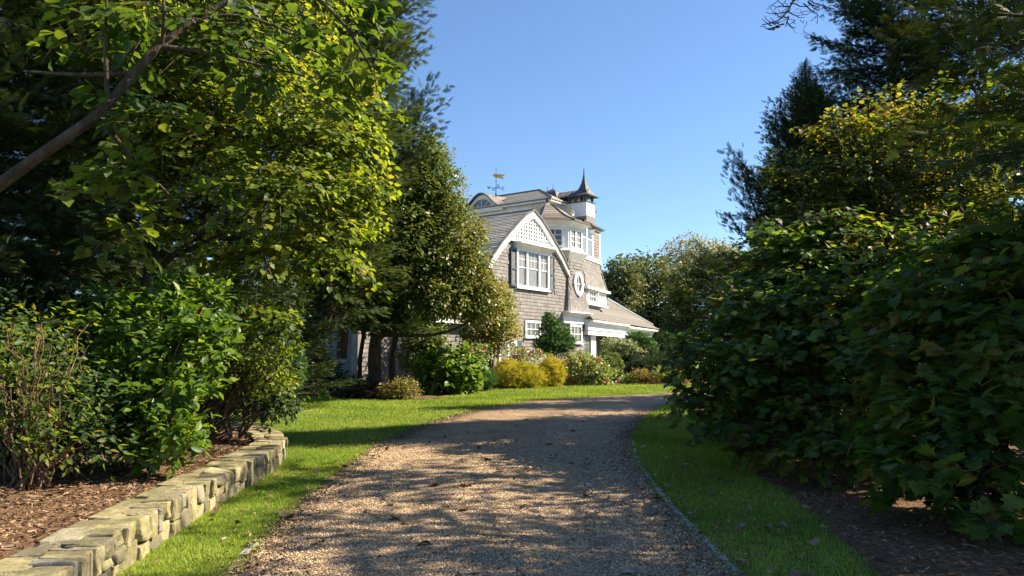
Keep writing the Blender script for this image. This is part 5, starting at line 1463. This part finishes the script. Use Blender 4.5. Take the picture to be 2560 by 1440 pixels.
conifer('cedar_tree', 'dark cedar with drooping boughs before the orange tree', base_at(1785, 60), 9.5, 4.2, 1.0, 110, 'cedar', lambda u: 1.0 - .6 * u, r0=.25, lo=-.1, hi=.6, group='trees beyond the house')
far_tree('vine-clad brownish tree in front of the far trees', 1700, 62, [B(1705, 720, 62, 34, 60, 1.6), B(1700, 800, 62, 42, 80, 2), B(1690, 880, 62, 45, 60, 2)], 'hornbeam', .26, 'ovate', 1200, tint_bias=lambda P: .05)
far_tree('shady tree low behind the porch roof', 1580, 68, [B(1560, 830, 68, 70, 60, 2.5), B(1620, 830, 68, 60, 70, 2.5), B(1530, 790, 68, 40, 60, 2.5), B(1680, 860, 68, 60, 60, 2.5)], 'darkyew', .40, 'ovate', 1100)
# ------------------------------------------------------------------ near shrubs behind the stone wall
def stemmed(name, label, base, tips, blobs, r, leaf, bark='twig', cat='shrub'):
    t = empty(name, base, label, cat)
    for tp in tips:
        off = np.array([rng.normal() * .08, rng.normal() * .08, -.05])
        tube_obj('stem', t, base, curve(base + off, tp, .06, 9, .05), r, .004, M[bark], 5)
    for la in leaf:
        la = dict(la); bl_ = la.pop('blobs', blobs); so = la.pop('solo', 0)
        foliage(t, base, bl_, solo=so, **la)
    return t
base = vb(390, 9.0)
bl = [B(390, 790, 9.1, 90, 45, .5), B(300, 830, 9.2, 80, 55, .5), B(240, 780, 9.6, 60, 45, .4), B(470, 800, 9.0, 80, 50, .5), B(530, 850, 9.0, 55, 55, .4), B(420, 880, 8.8, 90, 60, .5), B(320, 930, 8.8, 80, 60, .5), B(240, 890, 9.0, 60, 60, .4), B(480, 950, 8.7, 80, 60, .45), B(400, 1010, 8.5, 80, 60, .4), B(460, 1080, 8.3, 70, 50, .4), B(360, 1100, 8.4, 60, 50, .35), B(300, 1020, 8.7, 60, 60, .4), B(450, 720, 9.5, 50, 28, .35), B(330, 745, 9.5, 45, 28, .3), B(410, 1140, 8.3, 55, 30, .3), B(520, 740, 9.5, 40, 24, .3)]
stemmed('viburnum_shrub', 'big glossy green shrub glowing in the sun behind the stone wall', base, [b_['c'] for b_ in bl] + [b_['c'] + rng.normal(size=3) * .2 for b_ in bl], bl, .022,
        [dict(n_spray=640, per=10, size=.125, shape='ovate', mat=LM['viburnum'], shell=.45, spray_len=.22, up=.55, droop=.15, upnorm=.9, solo=300, spread=.3, jitter=.4)])
base = vb(90, 7.6)
bl = [B(60, 900, 7.6, 130, 90, .6), B(150, 980, 7.6, 110, 100, .6), B(30, 1080, 7.4, 110, 90, .5), B(180, 1100, 7.5, 90, 70, .5), B(-40, 950, 7.6, 100, 150, .7), B(110, 820, 8.2, 120, 60, .6)]
tips = [at(90 + np.clip(rng.normal(), -1.4, 1.2) * 110, 930 + np.clip(rng.normal(), -1.1, 1.6) * 110, 7.6 + np.clip(rng.normal(), -1.5, 1.5) * .45) for _ in range(70)]
stemmed('twiggy_shrub', 'half bare shrub of tangled brown twigs at the left edge', base, tips, bl, .012,
        [dict(n_spray=420, per=5, size=.08, shape='ovate', mat=LM['maple'], shell=.3, spray_len=.25, up=.2, droop=.3)])
def evergreen_shrub(name, label, px, Y, blobs, n, size, mat):
    b = vb(px, Y)
    stemmed(name, label, b, [q['c'] for q in blobs] + [q['c'] + rng.normal(size=3) * .2 for q in blobs], blobs, .02, [dict(n_spray=n, per=7, size=size, shape='ovate', mat=LM[mat], shell=.35, spray_len=.26, up=.35, droop=.2, upnorm=.8)])
evergreen_shrub('dark_euonymus', 'dark low shrub between the twiggy shrub and the big glossy one', 215, 8.2, [B(220, 1010, 8.2, 90, 70, .5), B(180, 930, 8.5, 80, 70, .5), B(270, 1090, 8.0, 70, 50, .4), B(140, 1060, 8.0, 80, 60, .4)], 420, .085, 'darkyew')
evergreen_shrub('holly_bush', 'dark holly behind the twiggy shrub at the left edge', 60, 9.4, [B(60, 860, 9.4, 120, 90, .7), B(-20, 780, 9.6, 110, 90, .7), B(130, 780, 9.8, 100, 70, .6), B(40, 980, 9.2, 130, 80, .7), B(0, 1080, 8.6, 100, 60, .5)], 900, .10, 'darkyew')
evergreen_shrub('spreading_yew', 'dark spreading yew under the wiry arching shrub at the end of the bed', 600, 11.8, [B(600, 970, 11.8, 90, 60, .6), B(660, 930, 12.0, 70, 60, .6), B(550, 900, 11.9, 70, 80, .6), B(690, 1000, 11.6, 50, 35, .4)], 700, .10, 'darkyew')
base = vb(505, 11.0)
tips = [at(640 + 70 * rng.normal(), 930 + 60 * rng.normal(), 11 + rng.normal() * .5) for _ in range(55)] + [at(560 + 40 * rng.normal(), 860 + 60 * rng.normal(), 11 + rng.normal() * .4) for _ in range(20)]
bl = [B(640, 900, 11, 80, 40, .6), B(700, 860, 11, 50, 22, .4), B(670, 950, 11, 70, 40, .6), B(600, 840, 11, 60, 35, .5), B(560, 930, 11.2, 50, 60, .5)]
stemmed('arching_shrub', 'wiry shrub fanning out of the bed with yellow-green arching tips', base, tips, bl, .012,
        [dict(n_spray=260, per=7, size=.075, shape='ovate', mat=LM['linden'], shell=.3, spray_len=.3, up=.1, droop=.4)], 'bark')

# ------------------------------------------------------------------ shady side of the drive
base = base_at(2080, 10.5)
bl = [B(1790, 900, 11, 90, 90, .7), B(1760, 1000, 10.6, 80, 60, .5), B(1880, 790, 11.5, 110, 90, .8), B(1900, 960, 10.5, 120, 110, .8), B(2050, 880, 10.5, 140, 130, .9), B(2000, 700, 12, 140, 80, .9), B(2150, 760, 11, 150, 100, 1.0), B(2120, 1010, 9.8, 130, 90, .7), B(1850, 1050, 10.3, 90, 60, .5), B(2200, 640, 12, 140, 70, .9), B(2000, 1060, 9.8, 90, 70, .5), B(1990, 820, 11.2, 130, 100, .8), B(1900, 1110, 9.9, 80, 40, .5), B(2060, 1130, 9.2, 90, 50, .5), B(2180, 1120, 8.8, 90, 60, .5), B(1940, 640, 12.2, 70, 60, .7), B(2080, 590, 12.5, 110, 60, .8)]
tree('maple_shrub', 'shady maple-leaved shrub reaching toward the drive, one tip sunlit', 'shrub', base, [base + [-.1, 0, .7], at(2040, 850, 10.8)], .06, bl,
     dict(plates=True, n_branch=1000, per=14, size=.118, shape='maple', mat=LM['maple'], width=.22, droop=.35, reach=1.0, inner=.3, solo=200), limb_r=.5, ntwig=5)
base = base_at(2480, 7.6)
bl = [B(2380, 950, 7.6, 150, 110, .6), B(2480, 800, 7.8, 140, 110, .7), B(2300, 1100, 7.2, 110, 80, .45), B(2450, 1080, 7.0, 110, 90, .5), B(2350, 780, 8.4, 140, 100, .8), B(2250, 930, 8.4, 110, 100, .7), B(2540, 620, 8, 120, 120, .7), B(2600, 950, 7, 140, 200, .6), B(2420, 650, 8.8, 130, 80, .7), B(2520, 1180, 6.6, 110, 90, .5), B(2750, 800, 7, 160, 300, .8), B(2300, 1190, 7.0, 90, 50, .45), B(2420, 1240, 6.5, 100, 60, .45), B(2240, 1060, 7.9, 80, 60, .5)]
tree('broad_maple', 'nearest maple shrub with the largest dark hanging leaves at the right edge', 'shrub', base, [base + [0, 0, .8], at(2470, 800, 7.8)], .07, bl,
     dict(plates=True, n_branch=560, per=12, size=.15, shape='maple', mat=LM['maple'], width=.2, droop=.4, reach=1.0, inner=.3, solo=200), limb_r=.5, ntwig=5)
def laurel(label, px, Y, blobs, n):
    b = base_at(px, Y)
    t = empty('laurel_bush', b, label, 'shrub', 'laurels behind the maple shrubs')
    for q in range(7):
        bb = blobs[q % len(blobs)]
        tube_obj('stem', t, b, curve(b + np.array([rng.normal() * .15, rng.normal() * .1, -.05]), np.array(bb['c']) + rng.normal(size=3) * np.array(bb['r']) * .5, .03, 7), .035, .008, M['bark'], 5)
    foliage(t, b, blobs, n, 7, .13, 'ovate', LM['darkyew'], .3, .4, .3, .25, .8)
laurel('dark laurel behind the sunlit tip of the maple shrub', 1900, 14.5, [B(1860, 880, 14.5, 90, 90, .9), B(1940, 780, 14.5, 100, 110, 1.0), B(1880, 980, 14.3, 120, 60, .9), B(1990, 960, 14.3, 110, 80, 1.0)], 900)
laurel('dark laurel filling the gap between the two maple shrubs', 2200, 13, [B(2120, 830, 13, 130, 130, 1.0), B(2270, 800, 13, 130, 150, 1.0), B(2180, 980, 12.6, 170, 80, 1.0)], 1000)
laurel('dark laurel behind the nearest maple shrub', 2460, 11.5, [B(2420, 800, 11.5, 140, 160, 1.0), B(2560, 760, 11.5, 140, 220, 1.1), B(2480, 1000, 11, 180, 100, 1.0), B(2700, 800, 11, 160, 250, 1.2)], 1100)
base = base_at(2230, 13.8)
bl = [B(2140, 430, 13.5, 130, 110, 1.0), B(2320, 470, 13.5, 130, 120, 1.0), B(2020, 540, 13.5, 110, 80, .9), B(2240, 300, 14, 90, 80, .9), B(2420, 350, 13.5, 100, 110, .9), B(2200, 560, 13.3, 150, 80, 1.0), B(2380, 580, 13.2, 120, 80, .9), B(1960, 620, 13.5, 80, 60, .7), B(2500, 480, 13, 90, 110, .9), B(2080, 330, 13.8, 70, 60, .7), B(2330, 330, 13.5, 110, 90, .9), B(1990, 440, 13.6, 60, 60, .6), B(2450, 600, 12.8, 100, 70, .8), B(2280, 620, 12.8, 120, 60, .8), B(1950, 560, 13.2, 70, 50, .6), B(2070, 620, 12.9, 100, 55, .7), B(1900, 690, 12.8, 60, 45, .5)]
tree('yellowing_tree', 'thin tree with yellowing round leaves above the shady shrubs', 'tree', base, [at(2220, 700, 13.8), at(2240, 480, 13.7), at(2260, 280, 13.7)], .09, bl,
     dict(plates=True, n_branch=720, per=17, size=.10, shape='heart', mat=LM['vine'], width=.22, droop=.3, reach=1.15, tint_bias=lambda P: -.12 + .16 * np.sin(P[:, 1] * 2.1 + P[:, 2] * 1.7)), bark='bark_grey', limb_r=.4, ntwig=6)
conifer('ragged_cedar', 'ragged cedar with upswept bough tips against the sky right of the house', base_at(2040, 17.5), 8.6, 1.75, .8, 190, 'cedar', lambda u: .85 + .2 * math.sin(5 * u) if u < .55 else 2.1 * (1.03 - u), r0=.18, lo=.25, hi=1.0,
        extra=[(at(1930, 620, 17.4), at(1840, 400, 17.2)), (at(1930, 650, 17.4), at(1815, 548, 17.2)), (at(1960, 480, 17.4), at(1915, 390, 17.2)), (at(1990, 380, 17.4), at(1940, 260, 17.3)), (at(2050, 330, 17.5), at(2052, 200, 17.5)), (at(1960, 540, 17.3), at(1880, 480, 17.2)), (at(1990, 330, 17.4), at(1955, 300, 17.2))])
base = base_at(2262, 16.5)
tall = conifer('tall_cedar', 'tallest cedar on the right with a grey trunk showing through its crown', base, 12.8, 2.0, 3.6, 190, 'cedar', lambda u: 1.0 - .5 * u, r0=.2, bark='bark_grey', lo=-.05, hi=.7)
# long dead branch hanging into the sky from the tall cedar
db = polyline([at(2266, -160, 16.5), at(2180, -130, 16.2), at(2080, -90, 15.8), at(2000, -40, 15.5), at(1975, 10, 15.4), at(1972, 40, 15.4), at(1955, 65, 15.3), at(1905, 62, 15.2)], 24)
tube_obj('dead_branch', tall, base, db, .05, .008, M['bark'], 6)
dl = []
for a_, b_ in (((1975, 8), (2050, 8)), ((1990, -20), (2058, -30)), ((1972, 30), (2012, 44)), ((1965, 55), (1990, 70)), ((1950, 66), (1900, 66)), ((1976, 15), (1925, 12)), ((1974, 28), (1915, 30)), ((1945, 64), (1920, 74)), ((2020, 4), (2050, 26)), ((2000, -10), (2055, -15)), ((1975, 20), (1935, -5)), ((1970, 42), (1935, 30)), ((1960, 60), (1925, 45)), ((1972, 42), (1962, 68)), ((1930, 64), (1905, 48)), ((2010, 10), (2040, 35)), ((1985, 0), (1940, -20)), ((1950, 66), (1915, 72)), ((2020, -5), (2058, 14)), ((1940, 60), (1912, 40))):
    dl.append(curve(at(*a_, 15.4), at(*b_, 15.3 + rng.normal() * .2), -.08, 7, .06))
twigs(tall, base, dl, .018, .006, M['bark'])
dl = []
for _ in range(46):
    a_ = (1925 + 120 * rng.random(), 60 - 65 * rng.random())
    dl.append(curve(at(*a_, 15.35), at(a_[0] + rng.normal() * 16, a_[1] + rng.normal() * 12, 15.3), 0, 5, .08))
twigs(tall, base, dl, .009, .004, M['bark'])
conifer('black_cedar', 'nearest cedar, almost black, filling the upper right corner', (7.6, 6.8, 0), 7.6, 2.4, 1.4, 74, 'cedar', lambda u: 1.0 - .55 * u, r0=.24, lo=-.2, hi=.5,
        extra=[((7.2, 7.6, 5.2), (4.7, 8.2, 5.4)), ((7.2, 7.6, 4.6), (4.9, 8.5, 4.3)), ((7.2, 7.6, 6.0), (5.0, 8.6, 6.3)), ((7.2, 7.6, 4.9), (4.7, 7.4, 4.7)), ((7.2, 7.6, 4.2), (4.9, 7.8, 3.6))])
conifer('filling_cedar', 'dark cedar closing the gap between the tallest and the nearest cedar', (11.0, 16.8, 0), 12.5, 2.6, 1.2, 150, 'cedar', lambda u: 1.0 - .5 * u, r0=.2, lo=-.1, hi=.6)
# the row goes on behind these
conifer('back_cedar', 'cedar standing behind the ragged one where the drive bends', base_at(2050, 22.5), 9.2, 2.5, .8, 150, 'cedar', lambda u: 1.0 - .7 * u, r0=.2, lo=0, hi=.8)
conifer('corner_cedar', 'dark cedar at the inside of the drive bend, seen through the maple shrubs', base_at(2180, 25.5), 9.5, 2.5, .8, 110, 'cedar', lambda u: 1.0 - .7 * u, r0=.2, lo=0, hi=.8)
# unseen broad trees, added right of the view to shade the drive
for (x, y, h, rr, lab) in ((7.0, 3.2, 7.0, 1.9, 'unseen broad tree beyond the right edge, added to shade the near drive'), (9.6, 11.6, 10.4, 1.9, 'unseen tall thin broad tree beyond the right edge, added to dapple the drive'), (8.3, 10.2, 5.6, 1.7, 'unseen low dense broad tree beyond the right edge, added to shade the drive')):
    def WB(a, b, c, d, w=1.0): return dict(c=np.array([x + a * rr, y + b * rr, h + c * rr], float), r=(rr * d, rr * d, rr * d * .7), w=w)
    bl = [WB(0, 0, .1, .75), WB(.5, .4, -.35, .6), WB(-.5, .3, -.3, .6), WB(.1, -.6, -.3, .6), WB(-.3, -.2, -.75, .55), WB(.4, -.1, -.95, .55)]
    tree('added_shade_tree', lab, 'tree', (x, y, 0), [(x, y, h * .4), (x, y, h * .8)], .16, bl, dict(n_spray=230 if h > 9 else 420, per=7, size=.15, shape='heart', mat=LM['overhang'], shell=.2, spray_len=.5, up=.1, droop=.4), ntwig=2)

# ------------------------------------------------------------------ fallen leaves
def curl(tv, k, seed):
    r = np.random.default_rng(seed); v = tv.copy()
    v[:, 1] -= .45
    v[:, 2] = k * (v[:, 0] ** 2) * 2.2 + k * .8 * v[:, 1] ** 2 + r.normal(size=len(v)) * .03
    return v
fl = [new_mesh('fallen_leaf', curl(MAPLE if i % 3 else OVATE, .35 + .25 * (i % 4) / 3, i), MAPLE_F if i % 3 else OVATE_F, M['dry'], np.full(len(MAPLE if i % 3 else OVATE), .15 + .08 * (i % 9))) for i in range(9)]
def drop(n, label, group, fx, size):
    for _ in range(n):
        p = fx()
        o = link('fallen_leaf', fl[rng.integers(len(fl))])
        o.location = p
        o.rotation_euler = (rng.normal() * .25 + (math.pi if rng.random() < .4 else 0), rng.normal() * .25, rng.random() * 6.28)
        s_ = size * (.6 + .8 * rng.random()); o.scale = (s_, s_, s_)
        if abs(o.rotation_euler[0]) > 1.5: o.location.z += .02
        tag(o, label, 'leaf', group)
def on_drive():
    y = 5.3 + 12 * rng.random() ** 1.6; w = rng.random() ** .8
    a, b = np.interp(y, DL[:, 1], DL[:, 0]), np.interp(y, DR[:, 1], DR[:, 0])
    return (a + (b - a) * w, y, float(drive_z(y, w)) + .012)
def on_verge():
    y = 5.3 + 8 * rng.random(); a, b = np.interp(y, DR[:, 1], DR[:, 0]), np.interp(y, BE[:, 1], BE[:, 0])
    return (a + .1 + (b - a - .1) * rng.random(), y, float(gz(y)) + .04)
def on_left_verge():
    y = 5.3 + 6 * rng.random(); a, b = np.interp(y, WP[:80, 1], WP[:80, 0]), np.interp(y, DL[:, 1], DL[:, 0])
    return (a + .1 + (b - a - .1) * rng.random(), y, float(gz(y)) + .045)
def on_bed():
    i = rng.integers(30, 110); u_ = .5 + 1.6 * rng.random(); p = WP[i] + WNrm[i] * u_
    return (p[0], p[1], float(gz(p[1])) + .30 + .05 * u_)
drop(100, 'dry curled leaf lying on the gravel drive', 'fallen leaves on the drive', on_drive, .12)
drop(40, 'dry leaf lying on the shady grass verge', 'fallen leaves on the shady verge', on_verge, .08)
drop(26, 'dry leaf lying on the grass below the stone wall', 'fallen leaves below the wall', on_left_verge, .075)
drop(30, 'yellowed leaf lying on the mulch behind the wall', 'fallen leaves on the mulch', on_bed, .07)

n = 7000
sel = rng.random(n)
edge = np.where(sel[:, None] < .5, 1, 0)
y = 4.9 + 15 * rng.random(n) ** 1.5
xa, xb = np.interp(y, DL[:, 1], DL[:, 0]), np.interp(y, DR[:, 1], DR[:, 0])
off = np.abs(rng.normal(size=n)) * .22 - .10
wid_ = xb - xa
x = np.where(sel < .42, xa + off, np.where(sel < .72, xb - off, np.where(sel < .9, xa + wid_ * rng.random(n), np.where(rng.random(n) < .4, xa - .75 * rng.random(n), xb + .9 * rng.random(n)))))
w = np.clip((x - xa) / wid_, 0, 1)
P = np.stack([x, y, drive_z(y, w) + .008 + .01 * rng.random(n) + .03 * ((x < xa - .1) | (x > xb + .1))], 1)
ang = rng.random(n) * 6.28
rot = rot_from(np.stack([np.cos(ang), np.sin(ang), rng.normal(size=n) * .25], 1), np.tile([0, 0, 1.0], (n, 1)) + rng.normal(size=(n, 3)) * .45)
V, F, T = scatter(OVATE * np.array([1, 1, 2.2]), OVATE_F, P, rot, .022 + .035 * rng.random(n) ** 2, rng.random(n))
tag(link('leaf_litter', new_mesh('leaf_litter', V, F, M['dry'], T)), 'crumbled brown leaf litter along the rims of the drive', 'leaf litter', kind='stuff')
